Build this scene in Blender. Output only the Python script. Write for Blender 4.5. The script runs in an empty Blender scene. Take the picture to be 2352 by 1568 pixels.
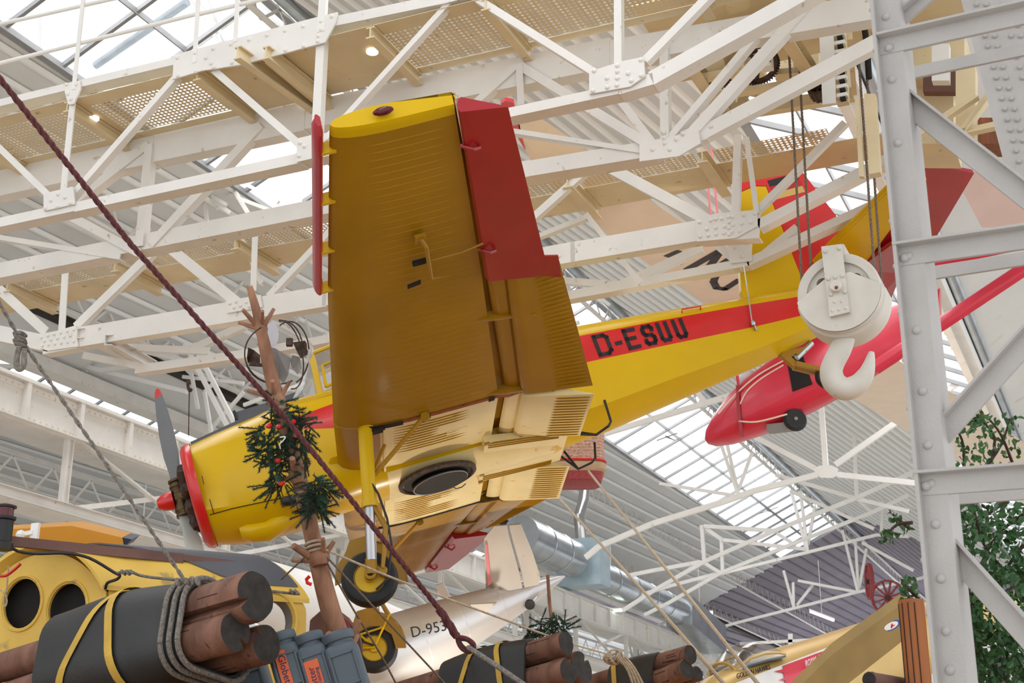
import bpy, math, random
import numpy as np
from math import sin, cos, pi, radians, atan2, hypot
from mathutils import Vector as V, Matrix
random.seed(11)
RND = random.Random(5)
# ------------------------------------------------------------------ camera
FPX = 3267.0
PIT, YAW = radians(18.96), radians(23.83)
CAM = V((0, 0, 1.6))
FW = V((-sin(YAW)*cos(PIT), cos(YAW)*cos(PIT), sin(PIT)))
RT = V((cos(YAW), sin(YAW), 0))
UP = RT.cross(FW)
def ray(x, y): return FW + RT*((x-1176)/FPX) - UP*((y-784)/FPX)
def at(x, y, d): return CAM + ray(x, y)*d
def onY(x, y, Y):
    r = ray(x, y); return CAM + r*(Y/r.y)
def onX(x, y, X):
    r = ray(x, y); return CAM + r*(X/r.x)
def onZ(x, y, Z):
    r = ray(x, y); return CAM + r*((Z-1.6)/r.z)
def dep(p): return (V(p)-CAM).dot(FW)
scene = bpy.context.scene
COL = scene.collection
cd = bpy.data.cameras.new('camera'); co = bpy.data.objects.new('camera', cd); COL.objects.link(co)
co.location = CAM; co.rotation_euler = (pi/2+PIT, 0, YAW)
cd.sensor_width = 36; cd.lens = FPX/2352*36; cd.clip_end = 500
cd.dof.use_dof = True; cd.dof.focus_distance = 12.5; cd.dof.aperture_fstop = 5.6
scene.camera = co
# ------------------------------------------------------------------ mesh builder
class MB:
    def __init__(s): s.v = []; s.f = []; s.mi = []; s.sm = []; s.m = 0
    def add(s, vs, fs, smooth=False, m=None):
        o = len(s.v); s.v += [tuple(p) for p in vs]
        k = s.m if m is None else m
        for f in fs:
            s.f.append([i+o for i in f]); s.mi.append(k); s.sm.append(smooth)
        return s
    def sweep(s, prof, p, q, up=(0, 0, 1), m=None, smooth=False, prof2=None):
        p, q = V(p), V(q); d = (q-p).normalized(); up = V(up)
        x = d.cross(up)
        if x.length < 1e-4: x = d.cross(V((0, 1, 0)))
        x.normalize(); y = x.cross(d)
        n = len(prof); P2 = prof2 or prof
        vs = [p+x*a+y*b for a, b in prof]+[q+x*a+y*b for a, b in P2]
        fs = [[i, (i+1) % n, n+(i+1) % n, n+i] for i in range(n)]
        s.add(vs, fs, smooth, m); s.add(vs, [list(range(n))[::-1], list(range(n, 2*n))], False, m)
        return s
    def beam(s, p, q, w, h, up=(0, 0, 1), m=None):
        return s.sweep([(-w/2, -h/2), (w/2, -h/2), (w/2, h/2), (-w/2, h/2)], p, q, up, m)
    def angle(s, p, q, a, t=.012, up=(0, 0, 1), m=None, fx=1, fy=1):
        pr = [(0, 0), (a*fx, 0), (a*fx, t*fy), (t*fx, t*fy), (t*fx, a*fy), (0, a*fy)]
        return s.sweep(pr, p, q, up, m)
    def tee(s, p, q, w, h, t=.012, up=(0, 0, 1), m=None):
        pr = [(-w/2, 0), (w/2, 0), (w/2, t), (t/2, t), (t/2, h), (-t/2, h), (-t/2, t), (-w/2, t)]
        return s.sweep(pr, p, q, up, m)
    def ibeam(s, p, q, w, h, t=.015, up=(0, 0, 1), m=None):
        a, b = w/2, h/2; k = t/2
        pr = [(-a, -b), (a, -b), (a, -b+t), (k, -b+t), (k, b-t), (a, b-t), (a, b), (-a, b), (-a, b-t), (-k, b-t), (-k, -b+t), (-a, -b+t)]
        return s.sweep(pr, p, q, up, m)
    def chan(s, p, q, w, h, t=.012, up=(0, 0, 1), m=None):
        b = h/2
        pr = [(0, -b), (w, -b), (w, -b+t), (t, -b+t), (t, b-t), (w, b-t), (w, b), (0, b)]
        return s.sweep(pr, p, q, up, m)
    def box(s, c, sx, sy, sz, M=None, m=None):
        c = V(c); vs = []
        for k in (-.5, .5):
            for j in (-.5, .5):
                for i in (-.5, .5):
                    p = V((i*sx, j*sy, k*sz)); vs.append(c+(M @ p if M else p))
        return s.add(vs, [[0, 2, 3, 1], [4, 5, 7, 6], [0, 1, 5, 4], [2, 6, 7, 3], [0, 4, 6, 2], [1, 3, 7, 5]], False, m)
    def loft(s, rings, cap=True, closed=True, smooth=True, m=None, mats=None):
        n = len(rings[0]); vs = [p for r in rings for p in r]; o = len(s.v)
        s.v += [tuple(p) for p in vs]; k0 = s.m if m is None else m
        for i in range(len(rings)-1):
            for j in range(n if closed else n-1):
                j2 = (j+1) % n
                s.f.append([o+i*n+j, o+i*n+j2, o+(i+1)*n+j2, o+(i+1)*n+j])
                s.mi.append(mats(i, j) if mats else k0); s.sm.append(smooth)
        if cap:
            for r, rev in ((0, True), (len(rings)-1, False)):
                l = [o+r*n+j for j in range(n)]
                s.f.append(l[::-1] if rev else l); s.mi.append(mats(min(r, len(rings)-2), 0) if mats else k0); s.sm.append(False)
        return s
    def tube(s, pts, r, n=8, m=None, cap=True):
        pts = [V(p) for p in pts]; R = r if isinstance(r, (list, tuple)) else [r]*len(pts)
        rings = []; up = None
        for i, p in enumerate(pts):
            a = pts[max(i-1, 0)]; b = pts[min(i+1, len(pts)-1)]
            d = (b-a)
            if d.length < 1e-9: d = V((0, 0, 1))
            d.normalize()
            if up is None:
                up = d.orthogonal().normalized()
            up = (up-d*up.dot(d))
            if up.length < 1e-5: up = d.orthogonal()
            up.normalize(); sd = d.cross(up)
            rings.append([p+(up*cos(2*pi*k/n)+sd*sin(2*pi*k/n))*R[i] for k in range(n)])
        return s.loft(rings, cap, True, True, m)
    def lathe(s, prof, c, ax, n=32, m=None, cap=True, arc=None, ref=None):
        c = V(c); ax = V(ax).normalized(); u = V(ref) if ref else ax.orthogonal()
        u = (u-ax*u.dot(ax)).normalized(); w = ax.cross(u)
        rings = [[c+ax*h+(u*cos(2*pi*k/n)+w*sin(2*pi*k/n))*r for k in range(n)] for r, h in prof]
        return s.loft(rings, cap, True, True, m)
    def prism(s, poly, nrm, m=None):
        poly = [V(p) for p in poly]; t = V(nrm); n = len(poly)
        vs = poly+[p+t for p in poly]
        fs = [[i, (i+1) % n, n+(i+1) % n, n+i] for i in range(n)]+[list(range(n))[::-1], list(range(n, 2*n))]
        return s.add(vs, fs, False, m)
    def dome(s, c, nrm, r, h=None, n=8, m=None):
        h = h or r*.75
        return s.lathe([(r, 0), (r*.87, h*.5), (r*.5, h*.86), (r*.02, h)], c, nrm, n, m)
    def ball(s, c, r, n=10, m=None, sc=(1, 1, 1)):
        k = n//2+1; rings = []
        for i in range(k):
            a = pi*i/(k-1); a = min(max(a, .02), pi-.02)
            rings.append([V(c)+V((r*sin(a)*cos(2*pi*j/n)*sc[0], r*sin(a)*sin(2*pi*j/n)*sc[1], -r*cos(a)*sc[2])) for j in range(n)])
        return s.loft(rings, True, True, True, m)
    def sheet(s, grid, th=None, smooth=True, m=None):
        # grid: rows of points, open surface, thickness along vector th
        r, c = len(grid), len(grid[0]); vs = [p for row in grid for p in row]
        fs = [[i*c+j, i*c+j+1, (i+1)*c+j+1, (i+1)*c+j] for i in range(r-1) for j in range(c-1)]
        s.add(vs, fs, smooth, m)
        if th is not None:
            th = V(th); n = r*c
            s.add([V(p)+th for p in vs], [f[::-1] for f in fs], smooth, m)
            bd = [j for j in range(c)]+[i*c+c-1 for i in range(1, r)]+[(r-1)*c+j for j in range(c-2, -1, -1)]+[i*c for i in range(r-2, 0, -1)]
            k = len(bd); pv = [vs[b] for b in bd]; 
            s.add(pv+[V(p)+th for p in pv], [[i, (i+1) % k, k+(i+1) % k, k+i] for i in range(k)], False, m)
        return s
def holed(outer, holes):
    """2D polygon with holes -> (verts2d, tris)"""
    import bmesh
    bm = bmesh.new(); E = []
    for lp in [outer]+holes:
        vs = [bm.verts.new((x, y, 0)) for x, y in lp]
        for i in range(len(vs)): E.append(bm.edges.new((vs[i], vs[(i+1) % len(vs)])))
    bmesh.ops.triangle_fill(bm, edges=E, use_beauty=True, use_dissolve=False)
    bm.verts.index_update()
    vv = [(v.co.x, v.co.y) for v in bm.verts]; ff = [[v.index for v in f.verts] for f in bm.faces]
    bm.free(); return vv, ff
def plate_holes(mb, outer, holes, o, ex, ey, th, m=None):
    o, ex, ey, th = V(o), V(ex), V(ey), V(th)
    vv, ff = holed(outer, holes)
    P = [o+ex*x+ey*y for x, y in vv]
    mb.add(P, ff, False, m); mb.add([p+th for p in P], [f[::-1] for f in ff], False, m)
    for lp in [outer]+holes:
        Q = [o+ex*x+ey*y for x, y in lp]; n = len(Q)
        mb.add(Q+[q+th for q in Q], [[i, (i+1) % n, n+(i+1) % n, n+i] for i in range(n)], False, m)
def ell(cx, cy, rx, ry, n=28): return [(cx+rx*cos(2*pi*i/n), cy+ry*sin(2*pi*i/n)) for i in range(n)]
# ------------------------------------------------------------------ objects
OFF = {}
def tag(o, label=None, cat=None, group=None, kind=None):
    if label: o['label'] = label
    if cat: o['category'] = cat
    if group: o['group'] = group
    if kind: o['kind'] = kind
    return o
def thing(name, label, cat, loc, group=None, kind=None, mat=None):
    o = bpy.data.objects.new(name, None); COL.objects.link(o)
    o.empty_display_size = .2
    if mat is not None: o.matrix_world = mat; OFF[o.name] = V((0, 0, 0))
    else: o.location = V(loc); OFF[o.name] = V(loc)
    return tag(o, label, cat, group, kind)
def obj(name, mb, mat, parent=None, label=None):
    if parent is None:
        a = np.array(mb.v); lo = a.min(0); hi = a.max(0)
        off = V(((lo[0]+hi[0])/2, (lo[1]+hi[1])/2, lo[2]))
    else: off = OFF[parent.name]
    me = bpy.data.meshes.new(name)
    me.from_pydata([(p[0]-off.x, p[1]-off.y, p[2]-off.z) for p in mb.v], [], mb.f)
    ms = mat if isinstance(mat, (list, tuple)) else [mat]
    for m in ms: me.materials.append(m)
    me.polygons.foreach_set('material_index', mb.mi); me.polygons.foreach_set('use_smooth', mb.sm)
    me.validate(); me.update()
    if any(mb.sm): me.set_sharp_from_angle(angle=radians(38))
    o = bpy.data.objects.new(name, me); COL.objects.link(o)
    if parent is None: o.location = off
    else: o.parent = parent
    OFF[o.name] = off
    if label: o['label'] = label
    return o
def single(name, mb, mat, label, cat, group=None, kind=None): return tag(obj(name, mb, mat), label, cat, group, kind)
def struct(name, mb, mat, label=None): return tag(obj(name, mb, mat), label, None, None, 'structure')
def text_part(name, txt, size, mat, parent, o, ex, ey, depth=.004, label=None, squeeze=1, kw=None):
    """writing laid flat at o with axes ex (reading), ey (up)"""
    c = bpy.data.curves.new(name, 'FONT'); c.body = txt; c.size = size; c.extrude = depth; c.resolution_u = 3
    if kw:
        for k, v in kw.items(): setattr(c, k, v)
    tmp = bpy.data.objects.new('tmp', c); COL.objects.link(tmp); bpy.context.view_layer.update()
    me = bpy.data.meshes.new_from_object(tmp.evaluated_get(bpy.context.evaluated_depsgraph_get())); bpy.data.objects.remove(tmp)
    me.materials.clear(); me.materials.append(mat); me.name = name
    ob = bpy.data.objects.new(name, me); COL.objects.link(ob)
    ex, ey = V(ex).normalized(), V(ey).normalized(); ez = ex.cross(ey).normalized()
    M = Matrix((ex*squeeze, ey, ez)).transposed().to_4x4(); M.translation = V(o)-OFF[parent.name]
    ob.parent = parent; ob.matrix_local = M
    if label: ob['label'] = label
    OFF[ob.name] = OFF[parent.name]
    return ob
# ------------------------------------------------------------------ materials
def lin(c):
    if isinstance(c, str): c = tuple(int(c[i:i+2], 16) for i in (0, 2, 4))
    return tuple(((v/255)/12.92 if v/255 <= .04045 else ((v/255+.055)/1.055)**2.4) for v in c)
def mat(name, col, rough=.5, metal=0, var=.08, scale=3, col2=None, bump=0, bscale=30, coat=0, stretch=None, spec=None, dirt=None):
    m = bpy.data.materials.new(name); m.use_nodes = True; nt = m.node_tree; b = nt.nodes['Principled BSDF']
    c = lin(col); b.inputs['Roughness'].default_value = rough; b.inputs['Metallic'].default_value = metal
    if coat: b.inputs['Coat Weight'].default_value = coat; b.inputs['Coat Roughness'].default_value = .08
    if spec is not None: b.inputs['Specular IOR Level'].default_value = spec
    tc = nt.nodes.new('ShaderNodeTexCoord'); src = tc.outputs['Object']
    if stretch:
        mp = nt.nodes.new('ShaderNodeMapping'); mp.inputs['Scale'].default_value = stretch
        nt.links.new(src, mp.inputs['Vector']); src = mp.outputs['Vector']
    nz = nt.nodes.new('ShaderNodeTexNoise'); nz.inputs['Scale'].default_value = scale; nz.inputs['Detail'].default_value = 5
    nt.links.new(src, nz.inputs['Vector'])
    rp = nt.nodes.new('ShaderNodeValToRGB'); nt.links.new(nz.outputs['Fac'], rp.inputs['Fac'])
    c2 = lin(col2) if col2 else tuple(v*(1-var*1.6) for v in c)
    c1 = c if col2 else tuple(min(1, v*(1+var*.6)) for v in c)
    rp.color_ramp.elements[0].position = .3; rp.color_ramp.elements[1].position = .7
    rp.color_ramp.elements[0].color = (*c2, 1); rp.color_ramp.elements[1].color = (*c1, 1)
    out = rp.outputs['Color']
    if dirt:
        n2 = nt.nodes.new('ShaderNodeTexNoise'); n2.inputs['Scale'].default_value = dirt[1]; n2.inputs['Detail'].default_value = 8
        nt.links.new(src, n2.inputs['Vector'])
        r2 = nt.nodes.new('ShaderNodeValToRGB'); r2.color_ramp.elements[0].position = dirt[2]; r2.color_ramp.elements[1].position = dirt[2]+.08
        nt.links.new(n2.outputs['Fac'], r2.inputs['Fac'])
        mx = nt.nodes.new('ShaderNodeMix'); mx.data_type = 'RGBA'
        nt.links.new(r2.outputs['Color'], mx.inputs['Factor']); nt.links.new(out, mx.inputs['A']); mx.inputs['B'].default_value = (*lin(dirt[0]), 1)
        out = mx.outputs['Result']
    nt.links.new(out, b.inputs['Base Color'])
    if bump:
        n3 = nt.nodes.new('ShaderNodeTexNoise'); n3.inputs['Scale'].default_value = bscale; n3.inputs['Detail'].default_value = 4
        nt.links.new(src, n3.inputs['Vector'])
        bp = nt.nodes.new('ShaderNodeBump'); bp.inputs['Strength'].default_value = bump; bp.inputs['Distance'].default_value = .01
        nt.links.new(n3.outputs['Fac'], bp.inputs['Height']); nt.links.new(bp.outputs['Normal'], b.inputs['Normal'])
    return m
def glass(name, tint=(1, 1, 1), alpha=.75, rg=.08):
    m = bpy.data.materials.new(name); m.use_nodes = True; nt = m.node_tree
    o = nt.nodes['Material Output']; nt.nodes.remove(nt.nodes['Principled BSDF'])
    t = nt.nodes.new('ShaderNodeBsdfTransparent'); t.inputs['Color'].default_value = (*tint, 1)
    g = nt.nodes.new('ShaderNodeBsdfGlossy'); g.inputs['Roughness'].default_value = rg
    mx = nt.nodes.new('ShaderNodeMixShader'); mx.inputs['Fac'].default_value = 1-alpha
    nt.links.new(t.outputs[0], mx.inputs[1]); nt.links.new(g.outputs[0], mx.inputs[2]); nt.links.new(mx.outputs[0], o.inputs['Surface'])
    return m
def emit(name, col, st):
    m = bpy.data.materials.new(name); m.use_nodes = True; b = m.node_tree.nodes['Principled BSDF']
    b.inputs['Base Color'].default_value = (*lin(col), 1); b.inputs['Emission Color'].default_value = (*lin(col), 1); b.inputs['Emission Strength'].default_value = st
    return m
M = {}
M['cream'] = mat('cream_paint', 'e4e1dc', .5, var=.05, scale=2, bump=.08, dirt=('b7a78c', 9, .66))
M['cream2'] = mat('cream_paint_old', 'dccaa4', .5, var=.07, scale=2, dirt=('a8916a', 7, .66))
M['white'] = mat('white_paint', 'e8e6e2', .5, var=.04, scale=2, dirt=('bdb09a', 6, .68))
M['mast'] = mat('grey_white_paint', 'b4b0ae', .55, var=.05, scale=4, bump=.35, bscale=90, dirt=('8f8a84', 60, .72))
M['block'] = mat('hook_block_paint', 'd9d4cb', .55, var=.05, scale=5, dirt=('9a8a72', 14, .70))
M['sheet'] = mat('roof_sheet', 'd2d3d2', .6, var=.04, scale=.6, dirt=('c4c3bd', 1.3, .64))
M['dimsheet'] = mat('wall_and_unlit_roof_sheet', '7f7782', .6, var=.1, scale=.5)  # wall sheet; also colours the far roof dark in place of shade
M['darkgap'] = mat('dark_joint', '2c2622', .8)
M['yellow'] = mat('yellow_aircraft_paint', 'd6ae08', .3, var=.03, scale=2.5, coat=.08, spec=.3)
M['yshade'] = mat('shaded_yellow_paint', 'a37810', .33, var=.08, scale=1.6, coat=.06, spec=.3, dirt=('a87a1c', 3.5, .64))  # same yellow paint, darkened to carry the shade under the airplane
M['ylit'] = mat('lit_yellow_paint', 'ead9a0', .38, var=.06, scale=2.2, dirt=('d9a35e', 7, .64), coat=.1)  # same yellow paint, paled to carry the light on the belly
M['red'] = mat('red_aircraft_paint', 'd11f22', .3, var=.05, scale=3, coat=.3)
M['redunder'] = mat('shaded_dark_red_paint', 'a81424', .36, var=.1, scale=2, coat=.3)  # red darkened for shade on slats and control surfaces; dark red elsewhere
M['black'] = mat('black_paint', '17161a', .5)
M['antiglare'] = mat('grey_antiglare_paint', '55575f', .55)
M['tyre'] = mat('tyre_rubber', '1d1d1f', .65, var=.2, scale=8)
M['steel'] = mat('steel', 'b9b9bb', .28, 1, var=.08)
M['chrome'] = mat('chrome', 'd0d0d2', .12, 1)
M['bronze'] = mat('hub_bronze', '5c4a33', .4, .8, var=.25, scale=12)
M['prop'] = mat('propeller_grey', '6f7276', .42, var=.06)
M['propback'] = mat('propeller_pale', 'b9c0b8', .45, var=.06)
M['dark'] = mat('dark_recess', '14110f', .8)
M['orange'] = mat('primer_orange', '9c4a1e', .6, var=.2, scale=9, dirt=('4a2617', 14, .6))
M['seal'] = mat('old_tape', 'c6b48f', .6)
M['perspex'] = glass('canopy_glass', (.86, .88, .91), .66, .3)
M['jetglass'] = glass('jet_canopy_glass', (.8, .83, .86), .8, .12)
M['rib'] = mat('roof_rib_lit_white', 'eef0f0', .55, var=.02)  # ribs coloured whiter than the sheet to stand for their lit edges
M['skyglass'] = glass('skylight_glass', (.97, .98, 1), .93)
M['wood'] = mat('red_timber', '9b5f42', .7, var=.25, scale=2.2, col2='6b4334', stretch=(6, 6, .7), bump=.3, bscale=14)
M['log'] = mat('weathered_log', '946a56', .75, scale=1.3, col2='573a30', stretch=(5, 5, 1.2), bump=.4, bscale=18, dirt=('4a342c', 4, .62))
M['logend'] = mat('log_end_grain', '3a3531', .9, scale=14, col2='262220', bump=.6, bscale=40)
M['post'] = mat('orange_timber', 'b8723f', .65, scale=1.5, col2='935428', stretch=(7, 7, .6), bump=.25, bscale=12)
M['bark'] = mat('stripped_trunk', 'a97c60', .7, scale=2.5, col2='7c543f', stretch=(5, 5, .9), bump=.35, bscale=16)
M['board'] = mat('rack_board', '7d5a50', .75, scale=2, col2='5c413b', bump=.25)
M['rubber'] = mat('black_rubber_mat', '2e2f30', .55, var=.15, scale=4, bump=.15, bscale=50)
M['strap'] = mat('yellow_strap', 'dbb54a', .7, scale=5, col2='bd9a45', bump=.3, bscale=150)
M['ropeg'] = mat('grey_rope', '8e8880', .85, scale=60, col2='5d5852', bump=.5, bscale=120)
M['ropem'] = mat('maroon_rope', '6b3438', .8, scale=50, col2='4a2327', bump=.5, bscale=120)
M['ropew'] = mat('pale_rope', 'c9b9a0', .8, scale=40, col2='a3937c')
M['ropeb'] = mat('steel_cable', '8b7a68', .7, scale=70, col2='5c4d40', bump=.5, bscale=160)
M['cabin'] = mat('weathered_yellow_paint', 'e2be56', .55, scale=2.2, col2='d1a844', dirt=('a88e50', 5, .63), bump=.12, bscale=25)
M['drum'] = mat('blue_grey_plastic', '55626c', .5, var=.06)
M['label'] = mat('orange_label', 'e2683a', .55, var=.03)
M['navy'] = mat('navy_print', '2a2c58', .6)
M['fir'] = mat('fir_needles', '39684f', .75, scale=8, col2='234637')
M['leaf'] = mat('birch_leaf', '35692f', .5, scale=3, col2='1d3d1e')
M['twig'] = mat('dark_twig', '3b2a24', .8)
M['alu'] = mat('polished_aluminium', 'cfd0d4', .3, .4, var=.06, scale=1.2)
M['alud'] = mat('dull_aluminium', 'd3ccc4', .45, .15, var=.1, scale=2, dirt=('8c7c6c', 3, .6))
M['duct'] = mat('galvanised_duct', 'b9c0c4', .3, .9, var=.12, scale=2)
M['ductblue'] = mat('pale_blue_steel', 'b2c6d0', .45, .3)
M['fabric'] = mat('cream_fabric', 'eddcca', .6, var=.03)
M['fabricp'] = mat('pink_grey_fabric', 'd6b9ae', .6, var=.03)
M['gred'] = mat('glider_red', 'd62b45', .3, var=.05, coat=.2)
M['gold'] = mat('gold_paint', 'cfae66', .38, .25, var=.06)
M['goldd'] = mat('gold_paint_dark', '9c8048', .42, .2, var=.12)  # darker, browner gold for the jet wing
M['whitep'] = mat('white_marking', 'f0efee', .45)
M['blue'] = mat('blue_marking', '2a55a5', .5)
M['wicker'] = mat('wicker', 'cfae98', .8, scale=30, col2='9c7060')
M['basketred'] = mat('basket_red', 'a04a4c', .7, scale=20, col2='8a2c30')
M['leather'] = mat('basket_hide', 'b39878', .8)
M['lamp'] = emit('tube_lamp', 'f2fff4', 6)
M['holeglow'] = emit('hole_glow', 'fff6ea', 1.2)
M['bar'] = mat('glazing_bar_grey', '8f9092', .6)
M['warmfloor'] = mat('warm_bounce_floor', 'd09a4c', .6, var=.1, scale=1)
M['floor'] = mat('hall_floor', 'dcd6cc', .6, var=.06, scale=.4)
M['platform'] = mat('platform_timber', '8f6230', .7, var=.15, scale=1)
M['tinplate'] = mat('grey_sheet_metal', '8b8783', .5, .3)
M['mesh_glass'] = mat('white_disc', 'd6d5dc', .4)
M['rust'] = mat('rusty_iron', '5a4335', .8, scale=20, col2='2a211d')
M['pink'] = mat('pink_rod', 'f08c94', .5)
M['navyp'] = mat('dark_blue_paint', '27324f', .4)
M['ochre'] = mat('ochre_fabric', 'd8962a', .5, var=.05)
M['redlens'] = mat('dark_red_lens', '5a0f1c', .2)
# ================================================================== yellow crop duster, modelled in its own axes (aft, starboard, up)
PO = V((-8.97716898, 11.83102679, 4.85031529))
PA = V((.82369476, .47310448, .31256854)).normalized(); PP = V((.46926012, -.87818987, .09261475)).normalized(); PU = V((-.31831098, -.07038967, .94536946)).normalized()
PM = Matrix((PA, -PP, PU)).transposed().to_4x4(); PM.translation = PO
def L(a, p, u): return V((a, -p, u))
PMI = PM.inverted()
def lplane(x, y, A, B, C):
    o = PMI @ CAM; r = (PMI.to_3x3() @ ray(x, y)); n = (V(B)-V(A)).cross(V(C)-V(A))
    return o+r*((V(A)-o).dot(n)/r.dot(n))
plane = thing('crop_duster_airplane', 'yellow and red crop duster airplane with black D-ESUU lettering, hung nose down', 'airplane', None, mat=PM)
def lerp(t, xs, ys):
    return float(np.interp(t, xs, ys))
# --- fuselage: a, top, bot, halfwidth, exponent, stripe bottom, stripe top
FS = [(.22, .50, -.57, .53, 2.0, .26, .262), (.5, .545, -.65, .575, 2.05, .27, .272), (.95, .60, -.68, .60, 2.2, .275, .277), (1.05, .62, -.68, .60, 2.25, .26, .30),
      (1.4, .64, -.62, .58, 2.6, .14, .31), (1.75, .62, -.60, .55, 3.0, .055, .35), (2.4, .63, -.60, .52, 3.6, .05, .385), (3.2, .65, -.61, .50, 4, .055, .39),
      (3.9, .66, -.66, .48, 4.2, .055, .385), (4.5, .61, -.62, .45, 4.4, .045, .36), (5.4, .53, -.51, .39, 4.4, .005, .305), (6.4, .43, -.39, .29, 4.2, -.03, .245), (7.1, .37, -.27, .20, 4, -.03, .20), (7.9, .33, -.12, .07, 3, .0, .17)]
FX = [f[0] for f in FS]
def fpar(a): return [lerp(a, FX, [f[k] for f in FS]) for k in range(1, 7)]
def fside(a, u):
    t, b, hw, n, sb, st = fpar(a); c = (t+b)/2; h = (t-b)/2; x = min(1, abs((u-c)/h))
    p = hw*(1-x**n)**(1/n); k = min(1, max(0, (a-3.3)/.9))
    if k > 0:
        ch = b+(t-b)*.13
        if u < ch: q = hw*max(0, (u-b)/(ch-b))**.8
        elif u <= st: q = hw
        else: q = hw*max(0, 1-((u-st)/(t-st))**2.2)**.6
        p = p*(1-k)+q*k
    return p
def fring(a, grow=0):
    t, b, hw, n, sb, st = fpar(a); c = (t+b)/2; h = (t-b)/2
    us = [b+h*k for k in (.0, .02, .08, .16, .26, .42)]+[sb, (sb+st)/2, st]
    rem = t-st; us += [st+rem*k for k in (.3, .55, .75, .9, .97, 1.0)]
    us = sorted(us); near = []
    for u in us:
        x = min(1, abs((u-c)/h)); near.append((fside(a, u), u))
    return [L(a, p, u) for p, u in near]+[L(a, -p, u) for p, u in near[-2:0:-1]]
aa = []
for i in range(len(FS)-1):
    k = max(1, int(round((FX[i+1]-FX[i])/.16)))
    aa += [FX[i]+(FX[i+1]-FX[i])*j/k for j in range(k)]
aa.append(FX[-1])
fb = MB(); nr = len(fring(1.0))
def fm(i, j):
    a = (aa[i]+aa[min(i+1, len(aa)-1)])/2
    if a > 1.0 and j in (6, 7, nr-8, nr-7): return 1
    if j < 3 or j >= nr-3: return 2 if (2.05 < a < 3.95) else 0
    return 0
fb.loft([fring(a) for a in aa], mats=fm)
# oil cooler bulge under the nose, hatch lines
fb.loft([[L(a, .20+r*cos(2*pi*k/12), -.60-d*(1+.0)+.10*sin(2*pi*k/12)) for k in range(12)] for a, r, d in ((.50, .08, -.02), (.60, .13, .04), (.76, .16, .075), (.95, .12, .01), (1.1, .06, -.06))], m=0)
for p1, p2 in (((.26, -.40), (1.02, -.47)),):
    pts = [L(a, fside(a, u)+.001, u) for a, u in [(.26+.76*k/10, -.40-.07*k/10) for k in range(11)]]
    fb.tube(pts, .0045, 5, m=3)
for a0, u0, u1 in ((.30, -.40, -.27), (1.0, -.46, -.30), (.285, -.12, -.03)):
    fb.tube([L(a0, fside(a0, u0+(u1-u0)*k/5)+.001, u0+(u1-u0)*k/5) for k in range(6)], .004, 5, m=3)
fus = obj('fuselage', fb, [M['yellow'], M['red'], M['ylit'], M['black']], plane)
# registration on the stripe
SEG = {'D': [[(0, 0), (0, 1), (.75, 1), (1, .86), (1, .14), (.75, 0), (0, 0)]], '-': [[(.0, .5), (1, .5)]],
       'E': [[(1, 1), (0, 1), (0, 0), (1, 0)], [(0, .52), (.85, .52)]],
       'S': [[(1, .78), (1, .88), (.82, 1), (.18, 1), (0, .86), (0, .66), (.18, .52), (.82, .48), (1, .34), (1, .14), (.82, 0), (.18, 0), (0, .12), (0, .22)]],
       'U': [[(0, 1), (0, .14), (.2, 0), (.8, 0), (1, .14), (1, 1)]]}
def stroke(mb, pts, w, pos):
    """flat stroke of width w along 2D pts laid on surface pos(x,y)"""
    for (x0, y0), (x1, y1) in zip(pts, pts[1:]):
        d = hypot(x1-x0, y1-y0); dx, dy = (x1-x0)/d, (y1-y0)/d; x0 -= dx*w/2; y0 -= dy*w/2; x1 += dx*w/2; y1 += dy*w/2
        n = max(1, int(d/.06)); g = []
        for k in range(n+1):
            x, y = x0+(x1-x0)*k/n, y0+(y1-y0)*k/n
            g.append([pos(x-dy*w/2, y+dx*w/2), pos(x+dy*w/2, y-dx*w/2)])
        mb.sheet(g, smooth=False)
for ch, a0, a1 in (('D', 4.61, 4.79), ('-', 4.835, 4.915), ('E', 4.955, 5.105), ('S', 5.16, 5.305), ('U', 5.345, 5.48), ('U', 5.53, 5.665)):
    w = .044
    for s in (1, -1):
        lb = MB()
        for pl in SEG[ch]:
            P = []
            for x, y in pl:
                a = a0+w/2+(a1-a0-w)*x; lo, hi = .035-.03*(a-4.6), .345-.055*(a-4.6)
                if ch == '-': P.append((a, (lo+hi)/2-.01))
                else: P.append((a, lo+.03+w/2+(hi-lo-.045-w)*y))
            stroke(lb, P, w, lambda x, y: L(x, s*(fside(x, y)+.006), y))
        obj('registration_letter', lb, M['black'], fus, 'black registration letter')
# --- cowl ring
cb = MB(); rings = []
for da, dr in ((0.015, .02), (-.03, .025), (-.075, .005), (-.10, -.035), (-.10, -.08), (-.06, -.13), (.05, -.15)):
    rings.append([L(.22+da-.035*sin(ang)*0, (.53+dr)*cos(ang), -.035+(.535+dr)*sin(ang)) for ang in [2*pi*k/40 for k in range(40)]])
cb.loft(rings, cap=False); obj('cowl_ring', cb, M['red'], plane, 'glossy red ring around the engine opening')
eb = MB(); eb.lathe([(.4, .18), (.4, .2)], L(0, 0, -.03), L(1, 0, 0), 32)
for k in range(9):
    an = 2*pi*k/9; eb.lathe([(.06, 0), (.075, .05), (.06, .1), (.075, .15), (.05, .22)], L(.1, .14*cos(an), -.03+.14*sin(an)), L(0, cos(an), sin(an)), 10)
obj('radial_engine', eb, M['rust'], plane)
# --- raised dark deck ahead of the windscreen
db = MB()
prof = [(.25, .47), (.74, .555), (.765, .655), (1.1, .665), (1.5, .70), (1.5, .4), (.25, .3)]
db.prism([L(a, .26, u) for a, u in prof], L(0, -.52, 0))
db.box(L(.76, 0, .62), .03, .56, .10, m=1)
obj('nose_deck', db, [M['antiglare'], M['black']], plane, 'matt grey deck in front of the windscreen')
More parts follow.
